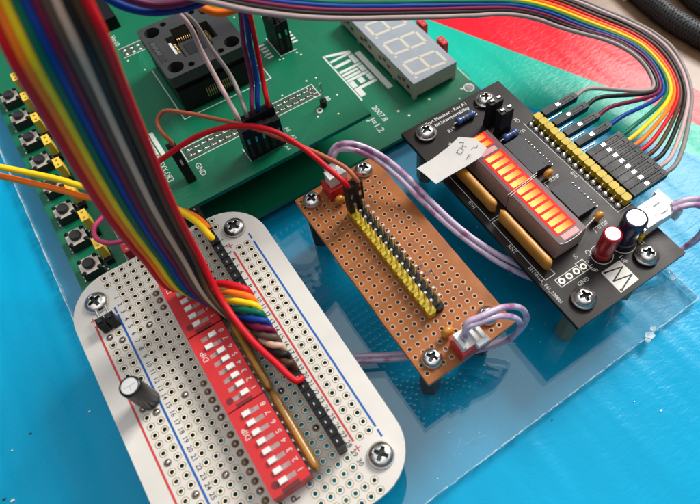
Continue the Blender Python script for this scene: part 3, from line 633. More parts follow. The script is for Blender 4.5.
mb=MB(); mb.tube(smooth([(101.6,-41.0,8.0),(105,-40.7,8.05),(109,-40.3,8.05),(113.2,-39.7,7.9)],.5),.11,'film_glint',6); mb.tube(smooth([(101.8,-41.7,8.0),(105,-41.3,8.05),(109,-40.8,8.05),(112.4,-40.4,7.9)],.5),.10,'film_glint',6)  # film glints over the bars, drawn as thin pale tubes
mb.tube(smooth([(102.6,-61.0,8.0),(104,-61.5,8.0),(107,-61.6,7.9),(110,-61.2,7.7),(112.6,-60.5,7.0),(116,-59.5,5.4),(118.6,-58.6,4.0)],.5),.12,'film_glint',6); mb.build('painted_film_glint',kb)
sip(kb,98.4,-22.3,-40.4,4.6,'mustard',1.2); sip(kb,98.4,-42.3,-63.4,4.6,'mustard',1.2)
def chip(x0,x1,y0,y1,n):
    mb=MB(); mb.box(x0,x1,y0,y1,.35,2.9,'chip'); mb.cyl((x1-1.2,y0+1.2,0),.5,2.86,2.91,'black_plastic',14); o=mb.build('chip',kb,bevel=.18)
    s=MB()
    for i in range(n):
        y=y1-(i+.5)*(y1-y0)/n
        for sx,xx in ((1,x1),(-1,x0)):
            s.tube([(xx-sx*.1,y,1.5),(xx+sx*.7,y,1.4),(xx+sx*1.1,y,.8),(xx+sx*1.4,y,.2),(xx+sx*2.4,y,.16)],.27,'tin',6)
    s.build('chip_legs',o)
chip(115.3,121.6,-37.0,-23.6,10); chip(115.6,121.9,-55.6,-44.2,9)
for (x,y) in ((119.3,-39.2),(120.7,-58.4)):
    mb=MB(); mb.lathe((x,y,2.2),[(.3,-.95),(1.4,-.75),(1.75,0),(1.4,.75),(.3,.95)],'orange_ceramic',18,axis='y')
    mb.tube([(x-1.1,y,1.2),(x-1.3,y,0)],.2,'tin',6); mb.tube([(x+1.1,y,1.2),(x+1.3,y,0)],.2,'tin',6); mb.build('ceramic_capacitor',kb)
def resistor(x0,x1,y):
    mb=MB(); L=x1-x0; r=1.15; m='resistor_blue'
    mb.lathe((x0,y,1.35),[(.3,0),(r*1.1,.25),(r*1.15,1.1),(r*.95,1.7),(r*.92,L-1.7),(r*1.15,L-1.1),(r*1.1,L-.25),(.3,L)],m,18,axis='x')
    o=mb.build('resistor',kb); s=MB()
    for t,mm in ((1.9,'band_dark'),(2.9,'band_dark'),(3.7,'flux'),(4.5,'band_dark')):
        if t<L-1.3: s.cyl((x0,y,1.35),r*.98,t,t+.35,mm,18,'x')
    s.build('bands',o)
    s=MB(); s.tube([(x0+.3,y,1.35),(x0-.7,y,1.35),(x0-1.1,y,.9),(x0-1.2,y,0)],.28,'tin',8); s.tube([(x1-.3,y,1.35),(x1+.5,y,1.35),(x1+.9,y,.9),(x1+1,y,0)],.28,'tin',8)
    s.lathe((x0-1.2,y,0),[(.9,.03),(.6,.4),(.3,.5)],'solder',12); s.lathe((x1+1.,y,0),[(.9,.03),(.6,.4),(.3,.5)],'solder',12); s.build('lead',o)
resistor(110.0,116.8,-7.2); resistor(117.6,123.0,-20.9)
for (x0,y) in ((117.0,-12.9),(117.2,-17.6)):
    mb=MB(); mb.box(x0,x0+5.08,y-1.25,y+1.25,.05,2.5,'black_plastic'); o=mb.build('jumper_header',kb,bevel=.15)
    s=MB(); s.box(x0+.05,x0+4.9,y-1.3,y+1.25,2.6,10.4,'black_plastic'); s.box(x0+1.7,x0+3.2,y-1.34,y+1.29,8.6,10.6,'black_matte'); s.build('jumper_cap',o,bevel=.25)
    s=MB()
    for k in (1.27,3.81): s.box(x0+k-.6,x0+k+.6,y-.35,y+.35,10.2,10.9,'tin')
    s.build('jumper_contacts',o,bevel=.1)
electro(kb,114.2,-67.3,2.5,10.6,'cap_red',band=-.5,label='small red capacitor'); electro(kb,121.6,-67.6,3.15,12,'cap_navy',band=-.8,label='larger dark blue capacitor')
# yellow right angle header
mb=MB()
for i in range(16):
    y=-20.55-2.506*i; a=1.2;c=.4
    vs=[(130.4,y-a+c),(130.4+c,y-a),(133.0-c,y-a),(133.0,y-a+c),(133.0,y+a-c),(133.0-c,y+a),(130.4+c,y+a),(130.4,y+a-c)]
    mb.prism(vs,.05,2.5,'olive_yellow')
o=mb.build('pin_header',kb,bevel=.1)
for i in range(16):
    y=-20.55-2.506*i; s=MB(); s.tube([(129.5,y,.5),(129.7,y,1.1),(130.0,y,1.3),(130.5,y,1.35)],.24,'tin',6); s.tube([(132.5,y,1.35),(139,y,1.35)],.3,'tin',6); s.build('pin',o)
for (x,y),r in zip(((100.2,-4.7),(123.6,-4.6),(123.3,-74.6),(100.6,-74.5)),(.4,.9,.6,1.3)): screw(kb,x,y,0,2.9,washer=True,rot=r,stand='brass')
mb=MB(); mb.box(126.6,132.6,-69.9,-63.7,.05,5.6,'white_plastic'); mb.build('plug_socket',kb,bevel=.3)
mb=MB(); mb.cyl((125.9,-69.6,0),.95,.05,2.3,'olive_yellow',8); mb.cyl((125.9,-69.6,0),.3,2.2,5,'tin',8); mb.build('test_pin',kb)
# ------------------------------------------------------------------ large green board near the acrylic
ZL=-19.0
gb=thing('green_main_board','large green circuit board under the other green one, with push buttons and a digit display','circuit board',(62,80,ZL-2.6))
mb=MB(); mb.box(-13.2,139.2,12.3,150.5,ZL-1.6,ZL,'green_mask'); mb.build('circuit_board',gb)
mb=MB(); random.seed(11)
def routes(mb,x0,x1,y0,y1,n,z,mt):
    for i in range(n):
        x,y=random.uniform(x0,x1),random.uniform(y0,y1); pts=[(x,y)]; d=random.choice(((1,0),(0,1),(0,-1),(-1,0)))
        for k in range(4):
            L=random.uniform(3,14); x=min(x1,max(x0,x+d[0]*L)); y=min(y1,max(y0,y+d[1]*L)); pts.append((x,y)); a=random.choice((1,-1))
            dd=(d[0]+a*d[1],d[1]+a*d[0]); L=random.uniform(1,4); x=min(x1,max(x0,x+dd[0]*L)); y=min(y1,max(y0,y+dd[1]*L)); pts.append((x,y)); d=random.choice((d,(a*d[1],a*d[0])))
        for k in range(random.choice((1,3,5))):
            mb.stroke([(px_+k*.55,py_+k*.55) for px_,py_ in pts],.24,z+.002*k+i*.0002,mt)
routes(mb,93,138,14,74,26,ZL+.012,'green_trace'); routes(mb,-12,40,14,120,18,ZL+.012,'green_trace'); mb.build('traces',gb)
mb=MB(); z=ZL+.04
def logo(mb,x0,ys,h,w,z):                       # block capitals A T M E L, letters stand up along +x and read towards -y
    k=w/5.0; t=w*.25; g=w*.10
    def q(y,pts): mb.prism([(x0+b*h,y-a*(k*5)*.2*1.0) for a,b in pts],z-.02,z,'silk')
    L=dict(A=[[(0,0),(1.1,0),(3.6,.78),(3.6,.0),(4.6,.0),(4.6,1),(2.7,1)]],
           T=[[(0,.78),(4.6,.78),(4.6,1),(0,1)],[(1.6,0),(3.0,0),(3.0,.74),(1.6,.74)]],
           M=[[(0,0),(1.2,0),(1.2,1),(0,1)],[(1.45,.78),(4.6,.78),(4.6,1),(1.45,1)],[(1.75,0),(2.85,0),(2.85,.73),(1.75,.73)],[(3.4,0),(4.6,0),(4.6,.73),(3.4,.73)]],
           E=[[(0,0),(1.2,0),(1.2,1),(0,1)],[(1.45,.78),(4.6,.78),(4.6,1),(1.45,1)],[(1.45,.38),(4.2,.38),(4.2,.62),(1.45,.62)],[(1.45,0),(4.6,0),(4.6,.22),(1.45,.22)]],
           l=[[(0,0),(4.6,0),(4.6,.24),(1.3,.24),(1.3,1),(0,1)]])
    for i,c in enumerate('ATMEl'):
        for pts in L[c]: q(ys-i*w,pts)
logo(mb,101.2,64.0,9.6,5.45,z)
mb.box(111.6,113.9,34.9,58.4,ZL+.005,z,'silk'); mb.box(100.2,100.9,35.6,64,ZL+.005,z,'silk'); mb.build('printed_logo',gb); mb=MB()
mb.text('2007.8',3.1,101.3,30.6,z,-PI/2,'silk','LEFT',1,.03); mb.text('J=1.2',3.5,97.2,26.2,z,-PI/2,'silk','LEFT',1.05,.04)
mb.build('printed_date',gb); mb=MB()
for y in (112.1,99.7,87.2,74.7,62.0,49.3,36.8,24.3): mb.stroke([(3.1,y-6),(3.1,y+5)],.22,z,'silk')
mb.stroke([(-3.6,13),(2.6,13),(2.6,24.5)],.2,z,'silk')
mb.build('printed_outline',gb)
mb=MB(); mb.stroke([(139.0,28.4),(139.0,20.6)],.3,z,'silk'); mb.build('printed_edge_line',gb)
mb=MB(); mb.cyl((136.3,17.7,0),1.7,ZL+.005,ZL+.02,'display_face',24); mb.ring((136.3,17.7,ZL+.03),1.7,2.1,'tin_pad',24); mb.build('mounting_hole',gb); mb=MB()
for i in range(70):
    x,y=random.uniform(-11,-4),random.uniform(14,118)
for y in (112.1,99.7,87.2,74.7,62.0,49.3,36.8,24.3):
    for dx,dy in ((-4.1,2.3),(-4.1,-2.3),(4.1,2.3),(4.1,-2.3)): mb.lathe((-7.4+dx*.9,y+dy,0),[(.75,ZL+.02),(.55,ZL+.35),(.2,ZL+.5)],'solder',10)
mb.build('button_joints',gb); mb=MB()
for k in range(9): mb.lathe((93.8+random.uniform(0,44),random.uniform(13,33),0),[(.45,ZL+.02),(.2,ZL+.12)],'tin_pad',10)
for x,y in ((96.5,60),(97.4,74)): mb.lathe((x,y,0),[(.9,ZL+.02),(.3,ZL+.1)],'tin_pad',10)
mb.build('via_dots',gb)
proto=None
for y in (112.1,99.7,87.2,74.7,62.0,49.3,36.8,24.3):
    x=-7.4; g=ORG[gb.name]
    if proto is None:
        mb=MB(); mb.box(-3.1,3.1,-3.1,3.1,.1,3.4,'black_matte'); b=mb.build('push_button',gb,bevel=.2,org=(0,0,0)); ORG[b.name]=(0,0,0)
        s=MB(); s.box(-3.05,3.05,-3.05,3.05,3.42,3.62,'btn_plate'); s.build('metal_plate',b,bevel=.1)
        s=MB(); s.lathe((0,0,0),[(1.85,3.6),(1.8,4.9),(1.6,5.1)],'black_matte',24); s.build('plunger',b)
        s=MB()
        for dx in (-2.45,2.45):
            for dy in (-2.45,2.45): s.lathe((dx,dy,0),[(.75,3.6),(.7,3.85),(.4,3.98)],'black_plastic',14)
        s.build('rivets',b)
        s=MB()
        for dx in (-3.25,3.25):
            for dy in (-2.2,2.2): s.box(dx-.2,dx+.2,dy-.35,dy+.35,0,2.2,'tin')
        s.build('button_legs',b); proto=b
    else:
        b=proto.copy(); C.objects.link(b); b.parent=gb
        for ch in list(proto.children): c=ch.copy(); C.objects.link(c); c.parent=b
    b.location=((x-g[0])*MM,(y-g[1])*MM,(ZL-g[2])*MM)
def capjump(parent,x,y,z0,mcap,z1,mbase='black_plastic',long=4.6):
    mb=MB(); mb.box(x-1.25,x+1.25,y-3.9,y+1.3,z0+.02,z0+2.4,mbase)
    o=mb.build('jumper_header',parent,bevel=.15); s=MB()
    s.box(x-1.2,x+1.2,y-long+1.9,y+1.9,z0+2.5,z1,mcap); s.box(x-1.25,x+1.25,y-.6,y+.1,z0+2.5,z1-1.5,mcap); s.build('jumper_cap',o,bevel=.25)
    s=MB()
    for dy in (.6,-1.6): s.box(x-.38,x+.38,y+dy-.38,y+dy+.38,z1-.4,z1+.04,'gold' if mcap!='red_dip' else 'tin')
    s.build('jumper_contacts',o)
for y in (116.3,104.1,91.5,79.0,66.7,54.0,40.9,28.4): capjump(gb,-1.9,y-1.4,ZL,'pale_yellow',-10.5)
capjump(gb,4.9,21.0,ZL,'red_dip',-11.0)
capjump(gb,137.0,49.2,ZL,'red_dip',-10.2); capjump(gb,137.2,36.4,ZL,'red_dip',-10.2)
# digit display
mb=MB(); x0,x1,y0,y1=115.9,135.1,24.4,75.6
mb.box(x0,x1,y0,y1,-17.6,-11.05,'cream_plastic')
for i in range(5):
    yc=y0+.8+i*(y1-y0-1.6)/4
    mb.box(x0+.01,x0+1.6,yc-.8 if i else y0,yc+.8 if i<4 else y1,ZL+.02,-17.6,'cream_plastic'); mb.box(x1-1.6,x1-.01,yc-.8 if i else y0,yc+.8 if i<4 else y1,ZL+.02,-17.6,'cream_plastic')
d=mb.build('digit_display',gb,bevel=.15)
s=MB(); s.box(x0+.05,x1-.05,y0+.05,y1-.05,-11.04,-10.9,'display_face'); s.build('display_face',d)
s=MB()
for i in range(4):
    ya=y0+i*12.8
    for k in range(3): s.box(x0-.015,x0+.1,ya+2.4+k*2.9,ya+4.4+k*2.9,-15.4+(k%2)*1.2,-14.0+(k%2)*1.2,'band_dark')
    for k in range(2): s.box(x0-.02,x0+.1,ya+3.6+k*3.6,ya+4.9+k*3.6,-17.2,-16.2,'cream_plastic')
s.build('side_recesses',d)
for i in range(4):
    yc=y1-6.4-i*12.8; s=MB(); zt=-10.86; sl=.12
    def P(a,b_): return (118.6+b_, yc-(a+b_*sl)+1.0)     # a to the right of the digit, b up
    w,h=7.0,13.6; t=.55
    segs=[((-w/2,0),(w/2,0)),((-w/2,h/2),(w/2,h/2)),((-w/2,h),(w/2,h)),((-w/2,0),(-w/2,h/2)),((-w/2,h/2),(-w/2,h)),((w/2,0),(w/2,h/2)),((w/2,h/2),(w/2,h))]
    for a,b_ in segs:
        pa,pb=Vector(P(*a)),Vector(P(*b_)); dd=(pb-pa).normalized(); s.stroke([pa+dd*.8,pb-dd*.8],1.15,zt,'segment_off')
    q=P(w/2+1.6,-.1); s.cyl((q[0],q[1],0),.6,-10.9,zt,'segment_off',16); s.build('digit',d)
# parts at the far left corner of the large board
mb=MB(); mb.box(36.5,41.5,122,138,ZL,-9,'black_plastic'); mb.build('socket_strip',gb,bevel=.2)
for x,y in ((33,120),(45,122),(34.5,130)):
    mb=MB(); mb.lathe((x,y,0),[(1.9,ZL+.05),(2.1,ZL+1.4),(1.4,ZL+2.2)],'cream_plastic',16); mb.build('trimmer',gb)
# stack headers that carry the adapter board
for (x0_,x1_,y0_,y1_) in ((30,60,28,33),(78,83,60,100)):
    mb=MB(); mb.box(x0_,x1_,y0_,y1_,ZL+.02,-5.7,'black_plastic'); mb.build('stacking_header',gb,bevel=.1)
for x,y in ((-9,16),(135.8,144),(-9,146)):
    mb=MB(); mb.cyl((x,y,0),2.5,-21.58,ZL-1.62,'nylon',16); mb.build('foot',gb)
mb=MB(); mb.cyl((60,20,0),2.5,-21.58,ZL-1.62,'nylon',16); mb.build('foot',gb)
# ------------------------------------------------------------------ adapter board with the chip clamp socket
ZU=-4.0
ga=thing('green_adapter_board','small green adapter board carrying the black chip clamp socket, raised above the large board','circuit board',(55,62,ZU-1.7))
mb=MB(); mb.box(13,92.9,16.3,107.2,ZU-1.6,ZU,'green_mask'); mb.build('circuit_board',ga)
mb=MB(); random.seed(5)
for k in range(6):
    pts=[(66+k*.9-6*math.cos(t),42+k*.1+(4+k)*math.sin(t)) for t in [i*.3 for i in range(8)]]; mb.stroke(pts,.3,ZU+.012+k*.001,'green_trace')
routes(mb,62,91,18,104,16,ZU+.02,'green_trace'); routes(mb,15,40,18,104,9,ZU+.02,'green_trace'); mb.build('traces',ga)
mb=MB(); z=ZU+.04
mb.stroke([(34.2,38.6),(34.2,33.0),(83.3,33.2),(83.4,39.2),(34.2,39.2)],.3,z,'silk'); mb.stroke([(81.2,33.3),(81.2,39)],.25,z+.01,'silk')
mb.stroke([(50.9,27.4),(50.9,21.4),(64,21.3)],.3,z,'silk'); mb.stroke([(40.8,78.5),(40.8,50.4),(73.5,50.2),(73.5,83),(70,86)],.35,z,'silk')
mb.stroke([(35,90.5),(60,90.5)],.25,z,'silk'); mb.stroke([(35,96.0),(60,96.0)],.25,z,'silk')
mb.stroke([(81.6,69),(81.5,57.6),(88,57.6)],.3,z,'silk')
mb.text('GND',2.6,35.4,30.9,z,-PI/2,'silk','LEFT',1,.04); mb.text('STK5XX-DK3',2.9,25.7,41.6,z,-PI/2,'silk','LEFT',.75,.03)
mb.text('Vcc10',2.6,34.7,104.6,z,-PI/2,'silk','LEFT',1,.03)
mb.text('A6',1.9,66.2,27.4,z,-PI/2,'silk'); mb.text('A4',1.9,62.4,20.6,z,-PI/2,'silk'); mb.text('A2',1.9,66.2,23.4,z,-PI/2,'silk'); mb.text('A0',1.9,84.0,31.4,z,-PI/2,'silk','LEFT',1,.04)
mb.text('CPU',1.8,23.8,33,z,-PI/2,'silk')
mb.box(28.2,29.6,38.5,51.5,ZU+.005,z,'silk'); logo(mb,22.9,51.0,4.8,2.5,z)
for i in range(5):
    mb.box(88.4+.0,90.6,61+i*1.8,61.9+i*1.8,ZU+.005,z,'silk'); mb.box(77.2,79.5,59+i*1.8,59.9+i*1.8,ZU+.005,z,'silk')
mb.build('printed_markings',ga)
mb=MB(); mb.box(34.4,83.1,33.3,38.9,ZU+.004,ZU+.015,'green_dark'); mb.box(35,60,90.6,95.9,ZU+.004,ZU+.015,'green_dark')
for i in range(19):
    for y in (34.9,37.4):
        x=36.0+i*2.54
        mb.lathe((x,y,0),[(.85,ZU+.02),(.6,ZU+.3),(.2,ZU+.5)],'solder',12); mb.box(x+.3,x+1.6,y-.25,y+.0,ZU+.02,ZU+.10,'tin_pad')
for i in range(8):
    for y in (92.0,94.5): mb.lathe((36.5+i*2.54,y,0),[(.8,ZU+.02),(.3,ZU+.3)],'solder',12)
for k in range(30):
    mb.lathe((random.choice((random.uniform(64,91),random.uniform(20,40))),random.uniform(18,104),0),[(.35,ZU+.02),(.2,ZU+.06)],'tin_pad',8)
mb.ring((79.6,27.2,ZU+.03),.6,1.15,'tin_pad',18)
mb.build('solder_pads',ga)
# chip clamp socket
mb=MB(); mb.box(42.6,68.8,52.4,79.6,ZU+.05,5.2,'black_plastic'); zs=mb.build('chip_socket',ga,bevel=.5)
CX0,CX1,CY0,CY1=41.8,69.9,52.6,80.6; ZT=11.3
holes=[(CX0+4.1,CY1-4.1,2.6),(CX0+4.1,CY0+4.1,2.6),(CX1-4.1,CY0+4.1,2.6),(CX1-4.1,CY1-4.1,2.6),(CX0+8.8,CY1-2.4,1.1),(CX0+8.8,CY0+2.4,1.1),(CX1-8.8,CY0+2.4,1.1),(CX1-8.8,CY1-2.4,1.1)]
# frame with a square opening: outline plus holes
cu_out=rrect(CX0,CX1,CY0,CY1,1.6,4)
def frame():
    import bpy
    cu=bpy.data.curves.new('p','CURVE'); cu.dimensions='2D'; cu.fill_mode='BOTH'; cu.extrude=2.0
    def spl(pp):
        s=cu.splines.new('POLY'); s.points.add(len(pp)-1)
        for i,(x,y) in enumerate(pp): s.points[i].co=(x,y,0,1)
        s.use_cyclic_u=True
    spl(cu_out)
    for x,y,r in holes: spl([(x+r*math.cos(i*PI/12),y+r*math.sin(i*PI/12)) for i in range(24)])
    cx,cy=(CX0+CX1)/2,(CY0+CY1)/2; a=7.6;b_=4.6
    spl([(cx-a,cy-b_),(cx-b_-1,cy-b_-0.2),(cx-b_-1,cy-a),(cx+b_,cy-a),(cx+b_+.2,cy-b_),(cx+a,cy-b_),(cx+a,cy+b_),(cx+b_,cy+b_+.2),(cx+b_,cy+a),(cx-b_,cy+a),(cx-b_-.2,cy+b_),(cx-a,cy+b_)])
    ob=bpy.data.objects.new('p',cu); C.objects.link(ob); dg=bpy.context.evaluated_depsgraph_get()
    me=bpy.data.meshes.new_from_object(ob.evaluated_get(dg)); bpy.data.objects.remove(ob)
    mb=MB(); mb.add([(v.co.x,v.co.y,v.co.z+ZT-2.0) for v in me.vertices],[list(p.vertices) for p in me.polygons],'grey_black'); return mb.build('clamp_frame',zs,bevel=.2)
frame()
mb=MB(); mb.box(43.5,68,53.5,53.9,4.9,ZT-3.9,'black_plastic'); mb.box(43.5,68,79,79.3,4.9,ZT-3.9,'black_plastic'); mb.box(43.2,43.6,53.5,79.3,4.9,ZT-3.9,'black_plastic'); mb.box(68,68.4,53.5,79.3,4.9,ZT-3.9,'black_plastic'); mb.build('clamp_wall',zs)
mb=MB(); cx,cy=(CX0+CX1)/2,(CY0+CY1)/2
mb.box(cx-4.4,cx+4.4,cy-4.4,cy+4.4,5.2,7.4,'grey_black'); mb.box(cx-3.0,cx+3.0,cy-3.0,cy+3.0,7.4,7.7,'chip'); mb.build('socket_bed',zs,bevel=.3)
for sx,sy in ((1,0),(-1,0),(0,1),(0,-1)):
    mb=MB()
    for i in range(11):
        o=(i-5)*.75
        p=lambda r,z:(cx+sx*r+(o if sy else 0),cy+sy*r+(o if sx else 0),z)
        mb.tube([p(4.6,6.6),p(5.3,8.2),p(6.2,8.5),p(7.0,7.2)],.16,'gold',5)
    mb.build('contact_row',zs)
mb=MB()
for i in range(12): 
    x=cx-4.2+i*.76; mb.tube([(x,51.9,-1.0),(x,52.3,2.2),(x,53.4,3.2)],.17,'gold',5)
mb.build('contact_row',zs)
mb=MB(); mb.prism([(cx-9.0,cy-3.6),(cx-6.6,cy-4.6),(cx-6.6,cy+2.6),(cx-9.0,cy+3.6)],ZT-1.6,ZT-.9,'white_plastic'); mb.build('latch',zs,bevel=.1)
mb=MB(); mb.box(CX0+1.2,CX0+3.2,CY0+8.5,CY1-8.0,ZT+.01,ZT+.12,'black_matte')
mb.text('ENPLAS',1.7,CX0+1.6,CY1-9.1,ZT+.16,-PI/2,'chip_mark','LEFT',1.2,.05); mb.build('maker_mark',zs)
mb=MB(); mb.lathe((81.9,28.4,0),[(1.25,ZU+.05),(1.25,ZU+2.5)],'black_plastic',8); o=mb.build('pin_header',ga); s=MB(); s.box(81.6,82.2,28.1,28.7,ZU+2,6.0,'tin'); s.build('pin',o)
# ------------------------------------------------------------------ wires and cables
def housing_v(parent,x,y,z0,z1,w=2.45):
    mb=MB(); a=w/2; mb.box(x-a,x+a,y-a,y+a,z0,z1,'black_plastic'); mb.box(x-.45,x+.45,y-a-.03,y-a+.1,z0+1.5,z0+(z1-z0)*.5,'black_matte')
    o=mb.build('connector',parent,bevel=.15)
    s=MB(); s.box(x-.35,x+.35,y-a-.06,y-a+.02,z0+(z1-z0)*.55,z0+(z1-z0)*.72,'tin'); s.build('contact_window',o)
def wire(parent,pts,col,r=.66,name='wire',n=12):
    mb=MB(); mb.tube(smooth(pts,1.0),r,W_[col] if col in W_ else M[col],n); return mb.build(name,parent)
rl=thing('ribbon_cable','wide rainbow ribbon cable crossing high over the left and ending at the white board','ribbon cable',(15,-13,60),'rainbow ribbon cables')
LC=['red','orange','yellow','green','blue','maroon','taupe','tan','black','brown','red']
for k,p in enumerate(RIB_L):
    q=[tuple(a) for a in p]
    a,b_=Vector(q[0]),Vector(q[1]); d=(a-b_).normalized(); q=[tuple(a+d*14+Vector((-1,4,-4)))]+q
    q=[(x,y,(z+1.2 if i==len(q)-4 and k<10 else z)) for i,(x,y,z) in enumerate(q)]
    mb=MB(); pts=smooth(q,1.2); mb.tube(pts,.98 if k==0 else .82,W_[LC[k]],12); mb.build('wire',rl)
rf=thing('ribbon_cable','rainbow ribbon cable looping round the far right corner into twelve black plugs','ribbon cable',(170,0,0),'rainbow ribbon cables')
FC=['pink','maroon','purple','blue','green','yellow','red','red','brown','black','white','grey']
FC=['pinkgrey','black','maroon','blue','green','yellow','orange','red','brown','black','pink','grey']
pins=[0,2,4,6,8,9,10,11,12,13,14,15]
A=resample(FI[:-1],30); B=resample(FO[:-1],30)
for k in range(12):
    t=k/11; y=-20.55-2.506*pins[k]
    pts=[a.lerp(b_,t) for a,b_ in zip(A,B)]
    pts=[Vector(p)+Vector((random.uniform(-.15,.15),random.uniform(-.15,.15),random.uniform(-.2,.2)))*(1 if i>20 else .3) for i,p in enumerate(pts)]
    first=Vector(pts[0]); pts=[first+Vector((-16,2,10))]+pts[:-3]+[Vector((152.0,y+.3,1.6)),Vector((147.6,y,1.35)),Vector((146.0,y,1.35))]
    mb=MB(); mb.tube(smooth(pts,1.2),.70,W_[FC[k]],12); mb.build('wire',rf)
for k in range(12):
    y=-20.55-2.506*pins[k]; dz=random.uniform(-.05,.05)
    mb=MB(); mb.box(133.6,147.2,y-1.15,y+1.15,.1+dz,2.6+dz,'black_plastic'); mb.box(141.0,145.6,y-.62,y-.40,2.6+dz,2.78+dz,'black_matte'); mb.box(141.0,145.6,y+.40,y+.62,2.6+dz,2.78+dz,'black_matte'); mb.box(145.4,145.9,y-.62,y+.62,2.6+dz,2.78+dz,'black_matte')
    o=mb.build('connector',rf,bevel=.15); s=MB(); s.box(138.9,140.2,y-.5,y+.5,2.4+dz,2.72+dz,'tin'); s.build('contact_window',o,bevel=.1)
    
def jw(label,pts,col,org,hous=None,r=.66,group='single jumper wires'):
    t=thing('jumper_wire',label,'wire',org,group); wire(t,pts,col,r)
    if hous: housing_v(t,*hous)
    return t
jw('red jumper wire arching over to the brown board\'s black pin header',red[1:],'red',red[5],(65.33,BY-2*PITCH,2.6,14.4),.75)
jw('thin brown jumper wire looping from the adapter board to the brown board',brown,'copper',brown[5],(67.87,BY-2*PITCH,2.6,14.6),.62)
t=thing('jumper_plug','black plug standing on the adapter board beside the letters GND','plug',(31.9,27.5,ZU)); 
mb=MB(); mb.obox((31.9,28.2,ZU+6.3),(1.45,0,0),(0,1.6,0),(-.2,2.0,6.0),'black_plastic'); mb.build('housing',t,bevel=.2)
mb=MB(); mb.obox((31.9,26.9,ZU+7.6),(.3,0,0),(0,.1,0),(0,.3,.9),'tin'); mb.build('contact_window',t)
jw('yellow jumper wire running from the left edge to the white board',yel,'yellow',yel[5],(27.94,-3*PITCH,8.4,8.9),.95)
jw('orange jumper wire running beside the yellow one to the white board',ora,'orange',ora[5],(27.94,-1*PITCH,8.4,8.9),.95)
jw('magenta wire loop by the lowest push buttons',mag,'magenta',mag[3],None,.72)
hx=[52.2,54.74,57.28,59.82,62.36]
def top(p,x,y,z): return p[:-2]+[(x,y,z+2.0),(x,y,z-1)]
jw('white jumper wire rising from the plug block toward the chip clamp socket',top(white,hx[0],24.9,10.8),'pink',(52,25,ZU),(hx[0],24.9,ZU+.1,10.8),.72)
jw('grey jumper wire rising beside the white one over the chip clamp socket',top(grey,hx[1]+.4,25.2,10.6),'grey',(55,25,ZU),(hx[1],25.0,ZU+.1,10.6),.66)
jw('purple jumper wire at the left of the three running down from the far ribbon',top(purp,hx[2],25.0,10.9),'purple',(57,25,ZU),(hx[2],24.9,ZU+.1,10.9),.70)
jw('blue jumper wire between the purple and red ones over the adapter board',top(blue,hx[3]-.6,25.0,10.9),'blue',(60,25,ZU),(hx[3],24.9,ZU+.1,10.9),.74)
jw('red jumper wire at the right of the three running down from the far ribbon',top(redd,hx[4],24.9,11.0),'red',(62,25,ZU),(hx[4],24.9,ZU+.1,11.0),.74)
t=thing('plug_row','front row of black plugs standing on the adapter board with no coloured wires','plug',(57,22.4,ZU))
for i,x in enumerate(hx):
    if i in (0,1,2,3,4): housing_v(t,x,22.4,ZU+.1,9.6-.5*i)
jw('blue wire bowing across the photo\'s top edge over the chip clamp socket',arcb,'blue',arcb[3],None,1.0)
jw('purple wire bowing across the top edge just above the blue one',arcp,'purple',arcp[3],None,1.0)
jw('orange wire bowing down from the top edge over the chip clamp socket',arco,'orange',arco[3],None,1.0)
jw('yellow wire bowing down from the top edge beside the orange one',arcy,'yellow',arcy[3],None,1.0)
t=thing('black_plug_block','block of black plugs standing at the far right of the adapter board','plug',(84,63,ZU))
for r_,x in enumerate((83.0,85.6)):
    for i in range(4): housing_v(t,x,59.3+i*2.54,ZU+.1,8.6+r_*.3)
for i in range(4):
    x,y=83.0+(i%2)*2.6,59.3+i*2.54; wire(t,[(x,y,8),(x-.3,y+.3,14),(x-2,y+3,24),(x-6,y+8,40)],('black','copper','brown','black')[i],.7)
# lavender twin cables with white plugs
t=thing('twin_cable','lavender twin cable from the black board to the far end of the brown board','cable',(110,-50,-10),'lavender twin cables')
for k,p in enumerate((lavA,lavB)):
    mb=MB(); mb.tube(smooth(p,1.0),.82,M['lav'],12); mb.build('wire',t)
mb=MB(); mb.box(129.5,137.6,-70.0,-63.2,1.0,5.0,'white_plastic'); mb.box(137.6,139.3,-71.2,-62.0,.6,4.4,'white_plastic'); mb.box(131.0,136.0,-68.6,-67.6,5.0,5.7,'white_plastic'); mb.box(131.0,136.0,-65.6,-64.6,5.0,5.7,'white_plastic'); mb.build('plug',t,bevel=.3)
mb=MB(); mb.box(63.6,68.6,-8.6,-5.2,4.7,8.9,'white_plastic'); mb.box(64.4,65.6,-5.2,-3.8,5.4,10.2,'white_plastic'); mb.box(67.0,68.2,-5.2,-3.6,5.4,10.6,'white_plastic'); mb.box(65.6,67.0,-7.4,-4.4,8.9,9.8,'white_plastic'); mb.box(68.6,69.6,-8.2,-5.6,5,8.2,'white_plastic'); mb.build('plug',t,bevel=.25)
t=thing('twin_cable','short lavender twin cable looping out of the plug at the brown board\'s near end','cable',(75,-68,0),'lavender twin cables')
for k,p in enumerate((lavC,lavD)):
    mb=MB(); mb.tube(smooth([(66.6 if k else 66.0,-67.2 if k else -66.6,6)]+list(p),1.0),.82,M['lav'],12); mb.build('wire',t)
mb=MB(); mb.box(64.4,71.2,-66.4,-65.2,4.0,7.4,'white_plastic'); mb.box(64.4,65.4,-69.6,-66.4,4.0,7.4,'white_plastic'); mb.box(65.4,71.0,-69.6,-66.4,4.0,5.6,'white_plastic')
mb.box(68.3,69.3,-69.8,-66.4,5.6,7.2,'white_plastic'); mb.box(70.2,71.2,-69.9,-66.4,5.6,7.0,'white_plastic'); mb.box(68.0,71.6,-71.0,-69.6,4.4,6.6,'white_plastic'); mb.build('plug',t,bevel=.25)
